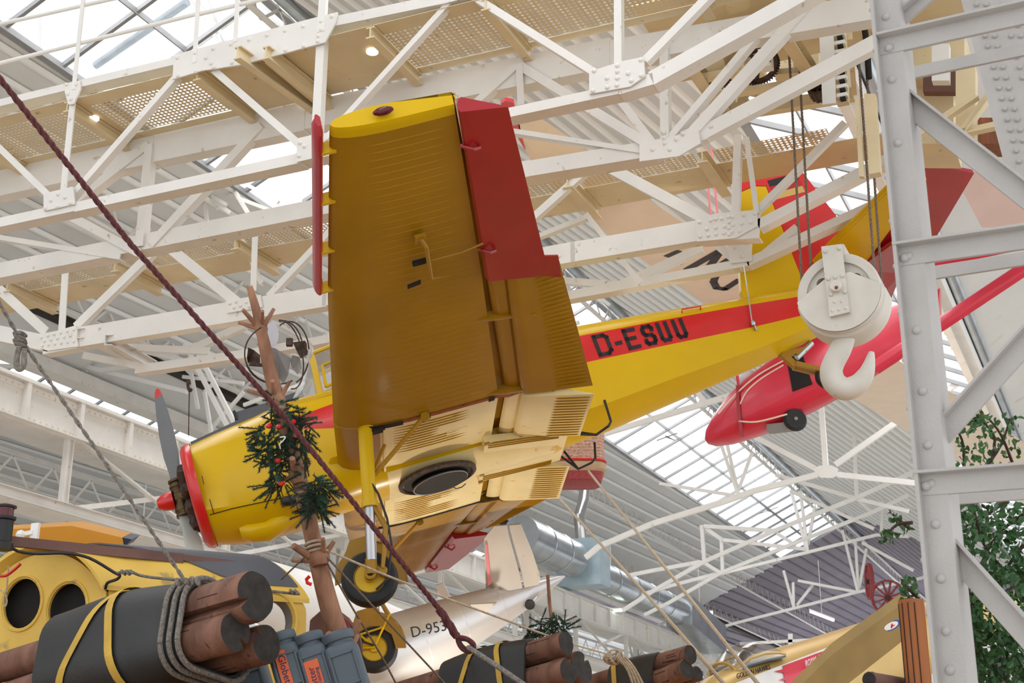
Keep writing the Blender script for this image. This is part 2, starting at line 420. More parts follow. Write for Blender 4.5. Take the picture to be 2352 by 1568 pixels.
# --- canopy
gb = MB()
CS = [(1.31, .56, .40, .36), (1.50, .80, .40, .34), (1.69, 1.07, .41, .31), (1.95, 1.17, .41, .29), (2.5, 1.17, .41, .29), (2.85, 1.05, .40, .30), (3.15, .66, .38, .3)]
def cring(a, t, wb, wt): return [L(a, wb, .52), L(a, (wb+wt)/2+.01, (t+.5)/2), L(a, wt, t-.05), L(a, wt*.7, t), L(a, 0, t+.015), L(a, -wt*.7, t), L(a, -wt, t-.05), L(a, -(wb+wt)/2-.01, (t+.5)/2), L(a, -wb, .52)]
gb.loft([cring(*c) for c in CS], cap=False, closed=False, smooth=False)
can = obj('canopy', gb, M['perspex'], plane, 'clear perspex canopy')
kb = MB()
for s in (1, -1):
    kb.tube([L(1.27, s*.41, .52), L(1.6, s*.43, .50), L(3.2, s*.41, .54)], .035, 6)
    kb.beam(L(1.66, s*.425, .5), L(1.70, s*.33, 1.06), .055, .04)
    kb.tube([L(1.70, s*.31, 1.05), L(2.5, s*.30, 1.15), L(3.15, s*.3, .64)], .022, 6)
    kb.tube([L(1.74, s*.40, .60), L(1.77, s*.36, .86), L(1.97, s*.355, .90), L(2.0, s*.40, .66), L(1.74, s*.40, .60)], .018, 6)
    kb.beam(L(2.2, s*.42, .5), L(2.2, s*.31, 1.12), .05, .035)
kb.tube([L(1.70, .31, 1.06), L(1.71, 0, 1.095), L(1.70, -.31, 1.06)], .022, 6)
kb.tube([L(1.30, .38, .55), L(1.30, -.38, .55)], .02, 6)
obj('canopy_frame', kb, M['yellow'], can)
hb = MB(); hb.loft([[L(a, w*c, .6+(t-.6)*(1-abs(c)**3)) for c in (-1, -.8, -.4, 0, .4, .8, 1)] for a, t, w in ((2.9, .98, .38), (3.2, .9, .4), (3.8, .72, .4), (4.4, .63, .38))], closed=False, cap=False)
obj('hopper_fairing', hb, M['yellow'], plane)
# --- wing sections
def yt(x, t=.14): return 5*t*(.2969*math.sqrt(max(x, 0))-.126*x-.3516*x*x+.2843*x**3-.1015*x**4)
WP = [0, 1.65, 3.75, 6.0]
def wst(p):
    q = abs(p)
    return dict(aL=lerp(q, WP, [1.62, 1.62, 1.725, 1.885]), uL=lerp(q, WP, [-.30, -.29, -.05, .12]), aT=lerp(q, WP, [3.86, 3.86, 3.55, 3.08]), uT=lerp(q, WP, [-.48, -.48, -.17, .05]), cut=lerp(q, WP, [3.2, 3.2, 3.01, 2.755]))
XL = [.012, .04, .09, .16, .26, .38, .5, .6]
def wpt(S, x, side, t=.14):
    c = S['aT']-S['aL']; cam = .02*4*x*(1-x)
    return S['aL']+c*x, S['uL']+(S['uT']-S['uL'])*x+c*(cam+side*yt(x, t))
def wring(p, th=1.0, ins=0.0):
    S = wst(p); c = S['aT']-S['aL']; xc = (S['cut']-S['aL'])/c; t = .14*th
    pts = [wpt(S, x, -1, t) for x in [xc]+[k*xc/.62 for k in XL[::-1]]]+[wpt(S, .0, 1, t)]+[wpt(S, k, 1, t) for k in XL+[.70, .86 if abs(p) < 3.7 else .755]]
    e = wpt(S, min(.84 if abs(p) < 3.7 else .745, xc+.12), 1, t); pts.append((e[0], e[1]-.025)); f = wpt(S, xc+.01, -1, t); pts.append((f[0], f[1]+.10))
    r = []
    for a, u in pts:
        a = S['aL']+.5*c+(a-S['aL']-.5*c)*(1-ins); r.append(L(a, p, u))
    return r
def lower(p, a, off=.0):
    S = wst(p); x = (a-S['aL'])/(S['aT']-S['aL']); return L(a, p, wpt(S, x, -1)[1]-off)
def outer_wing(s):
    b = MB(); st = [1.655+(5.95-1.655)*k/10 for k in range(11)]
    rings = [wring(s*p) for p in st]+[wring(s*6.0, 1.0, .0), wring(s*6.03, .95, .004), wring(s*6.055, .80, .014)]
    if s < 0: rings = [r[::-1] for r in rings]
    nR = len(rings); b.loft(rings, mats=lambda i, j: 1 if i >= nR-4 else 0); b.mi[-1] = b.mi[-2] = 1  # tip cap gets the lighter yellow, as if lit from the front
    b.mi[-2] = 0
    p = 1.78
    while p < 5.9:
        S = wst(p); a0 = lerp(p, [1.65, 6], [2.12, 2.08]); a1 = S['cut']-.06
        if not (3.9 < p < 4.5 and False):
            b.tube([lower(s*p, a0+(a1-a0)*k/5, -.002) for k in range(6)], [.002, .0075, .0075, .0075, .0075, .002], 5)
        p += .088
    w = obj('outer_wing', b, [M['yshade'], M['yellow']], plane)
    # slat
    sb = MB(); n = 14; rr = []
    for k in range(9):
        q = 3.96+(6.02-3.96)*k/8; S = wst(q); rr.append([L(S['aL']-.075+.034*cos(2*pi*j/n)+(.02 if sin(2*pi*j/n) > .5 else 0), s*q, S['uL']+.035+.085*sin(2*pi*j/n)) for j in range(n)])
    q = 6.07; S = wst(q); rr.append([L(S['aL']-.065+.02*cos(2*pi*j/n), s*q, S['uL']+.05+.05*sin(2*pi*j/n)) for j in range(n)])
    sb.loft(rr); sl = obj('leading_edge_slat', sb, M['redunder'], plane, 'red slat along the wing leading edge, darkened for shade')
    for q in (3.98, 4.55, 5.2, 5.8):
        bb = MB(); S = wst(q); bb.box(L(S['aL']-.02, s*q, S['uL']+.0), .12, .03, .09); obj('slat_bracket', bb, M['yellow'], sl)
    # aileron
    ab = MB(); rr = []
    for k in range(9):
        q = 3.76+(6.03-3.76)*k/8; an = lerp(q, [3.76, 6.03], [3.035, 2.775]); un = lerp(q, [3.76, 6.03], [-.165, .06]); at_ = lerp(q, [3.76, 6.03], [3.55, 3.11]); ut = lerp(q, [3.76, 6.03], [-.345, -.055])
        h = lerp(q, [3.76, 6.03], [.085, .062]); d = V((at_-an, 0, ut-un)); nn = V((-(ut-un), 0, at_-an)).normalized()
        base = L(an, s*q, un); ring = []
        for x, y in ((0, 0), (.02, -.6), (.08, -1), (.5, -.55), (1, -.05), (1, .05), (.5, .55), (.08, 1), (.02, .6)): ring.append(base+d*x+nn*h*y)
        rr.append(ring)
    if s < 0: rr = [r[::-1] for r in rr]
    ab.loft(rr, smooth=False); al = obj('aileron', ab, M['redunder'], plane, 'red aileron darkened for shade')
    tb = MB(); tb.prism([L(3.50, s*3.76, -.34), L(3.645, s*3.74, -.385), L(3.60, s*4.06, -.335), L(3.45, s*4.06, -.295)], L(0, 0, .012)); obj('trim_tab', tb, M['redunder'], al)
    for q in (4.25, 5.62):
        hb2 = MB(); an = lerp(q, [3.76, 6.03], [3.035, 2.775]); u0 = lerp(q, [3.76, 6.03], [-.26, -.0])
        hb2.tube([L(an-.03, s*q, u0+.02), L(an+.05, s*(q+.03), u0-.05), L(an+.10, s*q, u0-.03)], .014, 6); obj('aileron_hinge', hb2, M['redunder'], al)
    # flap
    def flap(q0, q1, par, name):
        fb2 = MB(); rr = []
        for k in range(7):
            q = q0+(q1-q0)*k/6; an, un, at2, ut, h = par(q); d = V((at2-an, 0, ut-un)); nn = V((-(ut-un), 0, at2-an)).normalized(); base = L(an, s*q, un)
            rr.append([base+d*x+nn*h*y for x, y in ((-.03, 0), (0, -.7), (.06, -1), (.2, -.9), (.55, -.5), (1, -.03), (1, .03), (.5, .6), (.2, 1), (.05, .8))])
        if s < 0: rr = [r[::-1] for r in rr]
        fb2.loft(rr, smooth=False)
        q = min(q0, q1)+.07
        while q < max(q0, q1)-.05:
            an, un, at2, ut, h = par(q); d = V((at2-an, 0, ut-un)); base = L(an, s*q, un); nn = V((-(ut-un), 0, at2-an)).normalized()
            fb2.tube([base+d*x-nn*h*y for x, y in ((.48, .55), (.55, .5), (.8, .24), (.94, .09), (.98, .03))], [.001, .011, .011, .009, .001], 5, m=1)
            q += .066
        return fb2
    po = lambda q: (lerp(q, [1.66, 3.74], [3.44, 3.215]), lerp(q, [1.66, 3.74], [-.47, -.20]), lerp(q, [1.66, 3.74], [4.11, 3.68]), lerp(q, [1.66, 3.74], [-.66, -.235]), lerp(q, [1.66, 3.74], [.075, .06]))
    fl = obj('flap', flap(1.68, 3.74, po, ''), [M['yshade'], M['yshade']], plane)
    vb = MB(); vb.loft([[L(lerp(q, [1.66, 3.74], [3.36, 3.13])+.075*cos(2*pi*j/10), s*q, lerp(q, [1.66, 3.74], [-.45, -.19])+.022*sin(2*pi*j/10)-.02*cos(2*pi*j/10)) for j in range(10)] for q in (1.72, 2.4, 3.1, 3.74)])
    obj('flap_vane', vb, M['yshade'], plane)
    for q in (1.70, 3.05):
        br = MB(); S = wst(q); c0 = S['cut']; ul = lower(q, c0).z
        br.prism([L(c0-.15, s*q, ul+.01), L(c0+.05, s*q, ul-.03), L(c0+.28, s*q, ul-.06), L(c0+.42, s*q, ul-.10), L(c0+.44, s*q, ul-.02), L(c0+.3, s*q, ul+.05), L(c0, s*q, ul+.06)], L(0, .03, 0)); obj('flap_bracket', br, M['yshade'], plane)
    pi_ = MB()
    if s > 0:
        pi_.tube([L(2.47, 4.62, -.15), L(2.50, 4.58, -.21), L(2.54, 4.1, -.25)], .018, 8)
        pi_.tube([L(2.54, 4.08, -.25), L(2.58, 4.02, -.22), L(2.7, 3.98, -.215)], .010, 6)
        pi_.box(L(2.47, 4.62, -.15), .09, .10, .03)
        obj('pitot_tube', pi_, M['yshade'], w)
        hh = MB(); hh.prism([L(2.35, 4.03, -.222), L(2.46, 4.06, -.222), L(2.46, 4.0, -.226), L(2.35, 3.97, -.226)], L(0, 0, -.008)); hh.box(L(2.47, 4.31, -.193), .14, .05, .03); hh.tube([L(2.5, 4.3, -.2), L(2.8, 4.32, -.21), L(2.98, 4.36, -.2)], .010, 6, m=1)
        obj('access_slot', hh, [M['dark'], M['yshade']], w, 'dark slot in the wing skin')
        nl = MB(); nl.ball(L(2.26, 6.10, .10), .045, 10, sc=(1.7, .7, .7)); obj('navigation_light', nl, M['redlens'], w, 'small dark red wingtip lamp')
    return w
outer_wing(1); outer_wing(-1)
# --- centre section with its flaps
b = MB()
for p0, p1 in ((1.65, .46), (-.46, -1.65)):
    b.loft([wring(p) for p in (p0, p0+(p1-p0)/3, p0+(p1-p0)*2/3, p1)], mats=lambda i, j: 1 if j < 5 else 0)
for s in (1, -1):
    for k in range(11):
        p = s*(.82+.068*k); short = k in (4, 5, 6)
        b.tube([lower(p, x, -.001) for x in np.linspace(2.16, 2.62 if short else 2.93, 6)], [.001, .010, .010, .010, .010, .001], 5, m=0)  # beads in darker yellow put the shading of the corrugation into colour
    b.beam(lower(s*1.0, 2.70, .0), lower(s*1.0, 2.92, 0), .12, .01, (0, 0, 1), m=1)
# belly keel panel between the two flaps
b.prism([L(3.1, .62, -.565), L(4.0, .40, -.655), L(4.0, -.40, -.655), L(3.1, -.62, -.565)], L(0, 0, .09), m=1)
for p in (.60, .54, .48, -.44, -.50, -.56):
    b.tube([L(3.14, p, -.57), L(3.55, p*.9, -.612), L(3.9, p*.78, -.648)], .010, 5, m=0)
for px in (.62, .25, 0, -.35, -.6): b.box(L(3.12, px, -.575), .05, .05, .02, m=0)
b.prism([L(2.05, 1.6, -.46), L(2.05, -1.6, -.46), L(2.07, -1.6, -.462), L(2.07, 1.6, -.462)], L(0, 0, -.03), m=1)
obj('wing_centre_section', b, [M['yshade'], M['ylit']], plane, 'yellow wing centre section and belly, coloured pale as if lit')
for s in (1, -1):
    par = lambda q: (3.45, -.47, 4.10, -.725, .078)
    fb2 = MB(); rr = []
    for k in range(5):
        q = s*(1.63+(.48-1.63)*k/4); an, un, at2, ut, h = par(q); d = V((at2-an, 0, ut-un)); nn = V((-(ut-un), 0, at2-an)).normalized(); base = L(an, q, un)
        rr.append([base+d*x+nn*h*y for x, y in ((-.03, 0), (0, -.7), (.06, -1), (.2, -.9), (.55, -.5), (1, -.03), (1, .03), (.5, .6), (.2, 1), (.05, .8))])
    if s > 0: rr = [r[::-1] for r in rr]
    fb2.loft(rr, smooth=False)
    for k in range(15):
        q = s*(.53+.073*k); an, un, at2, ut, h = par(q); d = V((at2-an, 0, ut-un)); nn = V((-(ut-un), 0, at2-an)).normalized(); base = L(an, q, un)
        fb2.tube([base+d*x-nn*h*y for x, y in ((.46, .57), (.52, .52), (.75, .29), (.94, .09), (.98, .03))], [.001, .012, .012, .010, .001], 5, m=1)  # darker bead colour draws the shading between the flap ribs
    obj('centre_flap', fb2, [M['ylit'], M['yshade']], plane, 'yellow ribbed flap, coloured pale as if lit')
    vb = MB(); vb.loft([[L(3.36+.075*cos(2*pi*j/10), s*q, -.47+.022*sin(2*pi*j/10)-.02*cos(2*pi*j/10)) for j in range(10)] for q in (.5, 1.0, 1.62)])
    obj('flap_vane', vb, M['ylit'], plane)
    # joint strip
    jb = MB(); g = []
    for x in np.linspace(1.95, 3.2, 14): g.append([lower(s*1.625, x, .004), lower(s*1.675, x, .004)])
    g2 = [(3.3, -.50), (3.45, -.49), (3.6, -.53), (3.74, -.58)]
    for a_, u_ in g2: g.append([L(a_, s*1.60, u_), L(a_, s*1.70, u_)])
    jb.sheet(g, (0, 0, -.006), m=0 if s > 0 else 1)
    if s > 0:
        for x0, x1 in ((1.93, 2.25), (2.42, 2.52), (3.1, 3.16)):
            jb.sheet([[lower(1.60, x, .012), lower(1.685, x, .012)] for x in np.linspace(x0, x1, 4)], (0, 0, -.004), m=1)
        jb.sheet([[L(3.55, 1.58, -.535), L(3.55, 1.70, -.535)], [L(3.63, 1.58, -.56), L(3.63, 1.70, -.56)]], (0, 0, -.01), m=2)
        jb.box(L(1.98, 1.60, -.45), .18, .10, .06, m=1)
    obj('wing_joint_strip', jb, [M['orange'], M['dark'], M['seal']], plane, 'rust brown strip along the open wing joint' if s > 0 else 'dark strip along the wing joint')
# wing root fillet at the nose
b = MB(); 
for s in (1, -1):
    b.loft([[L(1.50+.1*k, s*(.50+.02*k), -.34+.16*cos(t)-.10), L(1.56+.12*k, s*(.56+.06*k), -.36+.14*cos(t)-.10*k*.2)] for k in range(4) for t in (0.4,)], cap=False, closed=False)
obj('root_fillet', b, M['yellow'], plane)
# belly outlet
b = MB(); c0 = L(2.59, .12, -.60); b.lathe([(.42, .0), (.42, -.03), (.385, -.045), (.37, -.02), (.37, .02)], c0, L(.04, 0, 1), 40, m=0, cap=False)
b.lathe([(.365, -.02), (.01, -.021)], c0, L(.04, 0, 1), 40, m=1)
b.lathe([(.30, -.05), (.29, -.065), (.01, -.06)], c0+V((.02, .05, 0)), L(.04, .0, 1), 40, m=1); b.tube([c0+V((.02+.295*cos(2*pi*k/30), .05+.295*sin(2*pi*k/30), -.062)) for k in range(31)], .008, 6, m=2)
b.tube([L(2.75, -.24, -.63), L(2.8, -.33, -.65), L(2.86, -.30, -.66), L(2.9, -.22, -.66)], .006, 5, m=0)
obj('belly_outlet', b, [M['rust'], M['dark'], M['tinplate']], plane, 'dark round hopper outlet in the belly')
# --- tail surfaces
b = MB(); fin = [(6.55, .42), (6.56, .52), (6.97, 1.70), (7.24, 1.74), (7.37, 1.70), (7.285, .3)]
b.prism([L(a, .05, u) for a, u in fin], L(0, -.10, 0)); obj('fin', b, M['yellow'], plane)
b = MB(); rud = [(6.975, 1.72), (7.03, 1.93), (7.12, 2.02), (7.45, 2.04), (7.80, 1.96), (7.86, 1.86), (8.06, .96), (8.10, .35), (8.0, .10), (7.29, .25), (7.385, 1.715), (7.25, 1.76)]
b.prism([L(a, .035, u) for a, u in rud], L(0, -.07, 0)); rudder = obj('rudder', b, M['red'], plane, 'bright red rudder with rounded top')
b = MB()
for k, (c, u) in enumerate((('k', 1.69), ('r', 1.60), ('g', 1.51))):
    b.prism([L(7.42, .037, u), L(7.80, .037, u), L(7.80, .037, u+.085), L(7.42, .037, u+.085)], L(0, -.074, 0), m=k)
obj('flag_marking', b, [M['black'], M['redunder'], M['gold']], rudder, 'black red and gold flag')
S0, S1, S2 = L(7.59, .47, .6), L(8.02, 2.12, .56), L(8.63, 2.02, .32)
def sp(x, y): return lplane(x, y, S0, S1, S2)
for s in (1, -1):
    def mir(v): return V((v.x, v.y*s, v.z))
    b = MB(); pl = [sp(1872, 600), sp(1908, 560), sp(2100, 372), sp(2113, 372), sp(2125, 405), sp(1985, 598), sp(1950, 640)]
    b.prism([mir(p)+V((0, 0, .03)) for p in pl], V((0, 0, -.07))); b.tube([mir(p) for p in pl[:3]], .035, 8)
    st = obj('tailplane', b, M['yellow'], plane)
    b = MB(); pl = [sp(2113, 371), sp(2127, 372), sp(2235, 393), sp(2148, 540), sp(2035, 660), sp(1955, 700), sp(1962, 642), sp(1988, 600), sp(2126, 406)]
    b.prism([mir(p)+V((0, 0, .02)) for p in pl], V((0, 0, -.045))); obj('elevator', b, M['redunder'], plane, 'red elevator')
# --- undercarriage
def wheel_at(parent, c, ax, R, w, names=('tyre', 'wheel_hub')):
    tb = MB(); tb.lathe([(R*.52, -w*.42), (R*.70, -w*.5), (R*.88, -w*.42), (R*.97, -w*.22), (R, 0), (R*.97, w*.22), (R*.88, w*.42), (R*.70, w*.5), (R*.52, w*.42)], c, ax, 36, cap=False)
    obj(names[0], tb, M['tyre'], parent)
    hb = MB(); hb.lathe([(R*.57, -w*.38), (R*.55, -w*.48), (R*.50, -w*.30), (R*.2, -w*.28), (R*.18, -w*.55), (.001, -w*.55)], c, ax, 30)
    hb.lathe([(R*.57, w*.38), (R*.55, w*.48), (R*.50, w*.30), (R*.2, w*.28), (R*.18, w*.55), (.001, w*.55)], c, ax, 30)
    hb.lathe([(R*.56, -w*.3), (R*.56, w*.3)], c, ax, 30, cap=False)
    return obj(names[1], hb, M['yellow'], parent)
for s in (1, -1):
    b = MB(); b.tube([L(1.90, s*1.62, -.38), L(1.72, s*1.66, -1.16)], .068, 16); b.tube([L(1.905, s*1.62, -.40), L(1.90, s*1.62, -.43)], .085, 16); b.tube([L(1.725, s*1.66, -1.14), L(1.715, s*1.66, -1.19)], .078, 16)
    leg = obj('main_landing_gear', b, M['yellow'], plane, 'near side landing gear' if s > 0 else 'far side landing gear')
    c = L(1.53, s*1.50, -1.80)
    b = MB(); b.tube([L(1.715, s*1.66, -1.17), L(1.585, s*1.67, -1.68)], .05, 14); obj('shock_strut', b, M['steel'], leg, 'bare steel shock strut')
    b = MB(); b.tube([L(1.585, s*1.66, -1.66), L(1.55, s*1.66, -1.80)], .055, 10); b.lathe([(.055, -.03), (.055, .05), (.03, .05), (.03, .0)], L(1.54, s*1.64, -1.79), L(0, s, 0), 14); b.lathe([(.04, -.03), (.04, .05), (.001, .05)], L(1.66, s*1.63, -1.80), L(0, s, 0), 12)
    b.tube([L(1.66, s*1.68, -1.78), L(1.80, s*1.68, -1.42), L(1.74, s*1.67, -1.16)], [.018, .03, .022], 8)
    b.tube([L(2.44, s*1.70, -.5), L(1.78, s*1.58, -.92)], .022, 8); b.tube([L(2.05, s*1.30, -.52), L(1.78, s*1.56, -.92)], .018, 8); b.lathe([(.045, -.02), (.045, .02)], L(2.46, s*1.70, -.5), L(0, 1, 0), 12)
    obj('drag_brace', b, M['yshade'], leg)
    # mudguard
    g = []
    for k in range(13):
        an = radians(-25+185*k/12); r = .335
        g.append([L(1.53+r*cos(an), s*q, -1.80+r*sin(an)*.98) for q in (1.40, 1.33, 1.26)])
    b = MB(); b.prism([L(1.55+.335*cos(radians(t)), s*1.37, -1.78+.36*sin(radians(t))) for t in (-22, -5, 15, 40, 62)]+[L(1.68, s*1.37, -1.36), L(1.46, s*1.37, -1.36)]+[L(1.55+.335*cos(radians(t)), s*1.37, -1.78+.36*sin(radians(t))) for t in (118, 140, 160, 172)]+[L(1.53+.24*cos(radians(t)), s*1.37, -1.80+.24*sin(radians(t))) for t in (160, 120, 90, 60, 20, -20)], L(0, s*.02, 0)); b.sheet([[L(1.55+.34*cos(radians(t)), s*q, -1.78+.365*sin(radians(t))) for q in (1.37, 1.42)] for t in range(-20, 66, 12)], L(0, 0, .01))
    obj('mudguard', b, M['yshade'], leg)
    wheel_at(leg, c, L(0, 1, 0), .262, .19)
    b = MB(); 
    if s > 0: b.tube([L(1.80, 1.66, -.60), L(1.78, 1.70, -.95), L(1.82, 1.70, -1.1), L(1.83, 1.70, -1.35), L(1.80, 1.68, -1.6), L(1.68, 1.65, -1.88), L(1.55, 1.63, -1.94)], .011, 6)
    else: b.tube([L(1.4, -1.30, -1.7), L(1.53, -1.36, -1.78)], .012, 6)
    obj('brake_hose', b, M['black'], leg, 'thin black brake hose')
    if s < 0:
        b = MB()
        for a1, u1 in ((1.33, -1.48), (1.80, -1.50), (1.12, -1.70)): b.tube([L(a1, -1.36, u1), L(1.53, -1.38, -1.80)], .013, 6)
        b.tube([L(1.42, -1.37, -1.62), L(1.70, -1.37, -1.62)], .012, 6); obj('wheel_brace', b, M['yellow'], leg)
# tail wheel
b = MB(); b.tube([L(6.72, 0, -.33), L(6.80, .02, -.52)], .05, 8); b.beam(L(6.80, .06, -.50), L(7.12, .06, -.70), .04, .05); b.beam(L(6.80, -.06, -.50), L(7.12, -.06, -.70), .04, .05); b.beam(L(6.68, 0, -.34), L(7.0, 0, -.36), .05, .06)
tw = obj('tail_wheel_fork', b, M['yshade'], plane); b = MB(); b.tube([L(6.86, 0, -.42), L(7.10, 0, -.30)], .035, 8); obj('damper', b, M['steel'], tw); wheel_at(tw, L(7.10, 0, -.74), L(0, 1, 0), .14, .10)
# --- black boarding steps and grab handles
b = MB(); b.tube([L(4.49, .45, -.42), L(4.46, .50, -.68), L(4.42, .50, -.72), L(4.28, .42, -.75), L(4.14, .36, -.68)], .014, 8); b.tube([L(4.28, .42, -.75), L(4.16, .30, -.64)], .014, 8); obj('boarding_step', b, M['black'], plane, 'black tube boarding step')
b = MB(); b.tube([L(4.44, -.40, -.57), L(4.39, -.42, -.74), L(4.33, -.42, -.78), L(4.16, -.40, -.81), L(4.0, -.36, -.60)], .014, 8); b.tube([L(4.16, -.40, -.81), L(4.07, -.36, -.58)], .014, 8); obj('boarding_step', b, M['black'], plane, 'black tube boarding step')
b = MB(); b.tube([L(5.70, .33, .33), L(5.70, .39, .36), L(5.92, .37, .345), L(5.92, .32, .32)], .010, 6); obj('grab_handle', b, M['red'], plane)
b = MB(); b.tube([L(1.00, .50, -.52), L(1.12, .56, -.55), L(1.22, .60, -.56)], [.05, .06, .062], 12); b.tube([L(1.12, .50, -.62), L(1.25, .55, -.66)], .05, 10); obj('exhaust_stub', b, M['black'], plane, 'black exhaust stub')
# --- propeller
b = MB(); b.lathe([(.001, -.06), (.075, -.05), (.085, .02), (.10, .06), (.10, .16)], L(0, 0, 0), L(1, 0, 0), 18); b.tube([L(.0, 0, -.20), L(0, 0, -.15), L(0, 0, .15), L(0, 0, .20)], [.06, .078, .078, .06], 16)
for u in (.19, -.19, .13, -.13): b.lathe([(.085, -.012), (.085, .012)], L(0, 0, u), L(0, 0, 1), 16)
prop = obj('propeller', b, M['bronze'], plane, 'bronze propeller hub')
def blade(sg, tipp):
    b = MB(); rr = []
    for t, ch, th, tw_ in ((.17, .07, .07, 75), (.3, .13, .05, 72), (.5, .18, .035, 68), (.75, .19, .025, 62), (1.0, .16, .018, 58), (1.2, .11, .012, 55), (1.27, .07, .008, 55), (1.30, .02, .005, 55)):
        an = radians(tw_)*1; c = L(.03*t, -.06*t*sg, sg*t)
        rr.append([c+L(cos(an+pi/2)*x*th, 0, 0)+V((cos(an)*0, 0, 0))+L(sin(an)*y*ch*.5+cos(an)*x*th*.5, sg*(cos(an)*y*ch*.5-sin(an)*x*th*.5), 0) for x, y in ((0, -1), (.8, -.5), (1, 0), (.7, .5), (0, 1), (-.7, .5), (-1, 0), (-.8, -.5))])
    b.loft(rr, mats=lambda i, j: 1 if i >= 5 and sg > 0 else 0); return b
obj('propeller_blade', blade(1, 0), [M['prop'], M['red']], prop, 'dark grey propeller blade with red tip'); obj('propeller_blade', blade(-1, 0), [M['propback'], M['red']], prop, 'pale grey propeller blade')
b = MB(); b.lathe([(.10, -.07), (.098, -.11), (.085, -.18), (.05, -.235), (.001, -.245)], L(0, 0, 0), L(1, 0, 0), 24); obj('spinner', b, M['red'], prop, 'small red spinner cap')
# ================================================================== travelling crane
Y1, Y2, Y3, Y4 = 10.2, 11.22, 13.78, 14.67
crane = thing('overhead_crane', 'cream riveted travelling crane bridge above the yellow airplane', 'crane', (-6, 12.4, 7.5))
def mem(b, x1, y1, x2, y2, w, Y, th=.09, Yq=None, kind='L', m=None):
    p = onY(x1, y1, Y); q = onY(x2, y2, Yq or Y)
    if q.x < p.x: p, q = q, p
    W_ = w*(dep(p)+dep(q))/2/FPX; t = .014
    if kind == 'L': pr = [(-W_/2, 0), (W_/2, 0), (W_/2, t), (-W_/2+t, t), (-W_/2+t, th), (-W_/2, th)]
    elif kind == 'P': pr = [(-W_/2, 0), (W_/2, 0), (W_/2, t), (-W_/2, t)]
    elif kind == 'C': pr = [(-W_/2, 0), (W_/2, 0), (W_/2, th), (W_/2-t, th), (W_/2-t, t), (-W_/2+t, t), (-W_/2+t, th), (-W_/2, th)]
    else: pr = [(-W_/2, 0), (W_/2, 0), (W_/2, th), (-W_/2, th)]
    return b.sweep(pr, p, q, (0, 1, 0), m)
def gus(b, poly, Y, th=-.02, riv=(), r=.024):
    b.prism([onY(x, y, Y) for x, y in poly][::-1], V((0, th, 0)))
    for x, y in riv: b.dome(onY(x, y, Y)+V((0, min(th, 0), 0)), (0, -1, 0), r, n=8)
def rivrow(x1, y1, x2, y2, n): return [(x1+(x2-x1)*i/(n-1), y1+(y2-y1)*i/(n-1)) for i in range(n)]
def truss(name, label, chords, subs, gussets, Y, mtl='cream'):
    b = MB()
    for c in chords: mem(b, *c[:5], c[5] if len(c) > 5 else Y, *(c[6:] if len(c) > 6 else (.16,)))
    o = obj(name, b, M[mtl], crane, label)
    for i_, s in enumerate(subs):
        b = MB(); mem(b, *s[1:6], s[6] if len(s) > 6 else Y+.012+.0027*i_, .08, s[7] if len(s) > 7 else None); obj(s[0], b, M[mtl], o)
    for ig_, g in enumerate(gussets):
        b = MB(); gus(b, g[0], Y-.003-.001*ig_, -.02, g[1]); obj('gusset_plate', b, M[mtl], o)
    return o
t1 = truss('girder_truss', 'nearest lattice truss of the crane', [
    (-60, 250, 440, 130, 19), (430, 132, 760, 50, 22), (760, 50, 1030, -6, 26), (1030, -6, 1240, -52, 26),
    (-60, 523, 172, 473, 24), (172, 475, 690, 362, 25), (690, 361, 1420, 204, 24), (1420, 204, 1500, 180, 30), (1495, 180, 1810, 5, 38), (1810, 5, 1950, -75, 38)], [
    ('post', 167, 225, 143, 455, 17), ('post', 737, 70, 722, 350, 22), ('post', 1418, -70, 1419, 165, 18),
    ('diagonal', -30, 312, 125, 462, 15), ('diagonal', 160, 452, 405, 172, 16), ('diagonal', 490, 160, 695, 338, 17), ('diagonal', 735, 330, 1030, 5, 14), ('diagonal', 1085, -10, 1375, 172, 18), ('diagonal', 1480, 138, 1640, -25, 20)], [
    ([(150, 195), (186, 187), (188, 205), (172, 240), (160, 242), (152, 215)], [(156, 196), (166, 230), (160, 218), (178, 196)]),
    ([(402, 128), (732, 41), (777, 30), (773, 54), (749, 99), (560, 150), (467, 164), (399, 184)], rivrow(410, 135, 740, 52, 9)+rivrow(412, 176, 700, 108, 8)+[(740, 70), (734, 85), (733, 97), (765, 40), (476, 135), (488, 148)]),
    ([(103, 446), (170, 430), (174, 470), (103, 486)], [(120, 462), (137, 448), (153, 455), (108, 480), (136, 476), (165, 468)]),
    ([(684, 320), (735, 308), (735, 362), (684, 374)], [(702, 338), (692, 330), (690, 360)]),
    ([(1355, 167), (1429, 143), (1480, 133), (1483, 177), (1449, 201), (1355, 218)], [(1367, 165), (1420, 153), (1420, 167), (1420, 182), (1419, 198), (1396, 182), (1445, 171), (1397, 203), (1452, 188), (1475, 176), (1474, 140), (1364, 211)])], Y1)
# handrail above the near truss
for x1, y1, x2, y2 in ((-30, 62, 300, -12), (-30, 153, 460, 30), (455, 33, 700, -25)):
    b = MB(); b.tube([onY(x1, y1, Y1), onY(x2, y2, Y1)], .022, 8); obj('handrail', b, M['white'], t1)
for x1, y1, x2, y2 in ((191, -10, 168, 205), (455, -10, 446, 143), (742, -20, 736, 72), (545, -20, 540, 95)):
    b = MB(); mem(b, x1, y1, x2, y2, 11 if x1 != 742 else 20, Y1-.03, .04); obj('handrail_post', b, M['white'], t1)
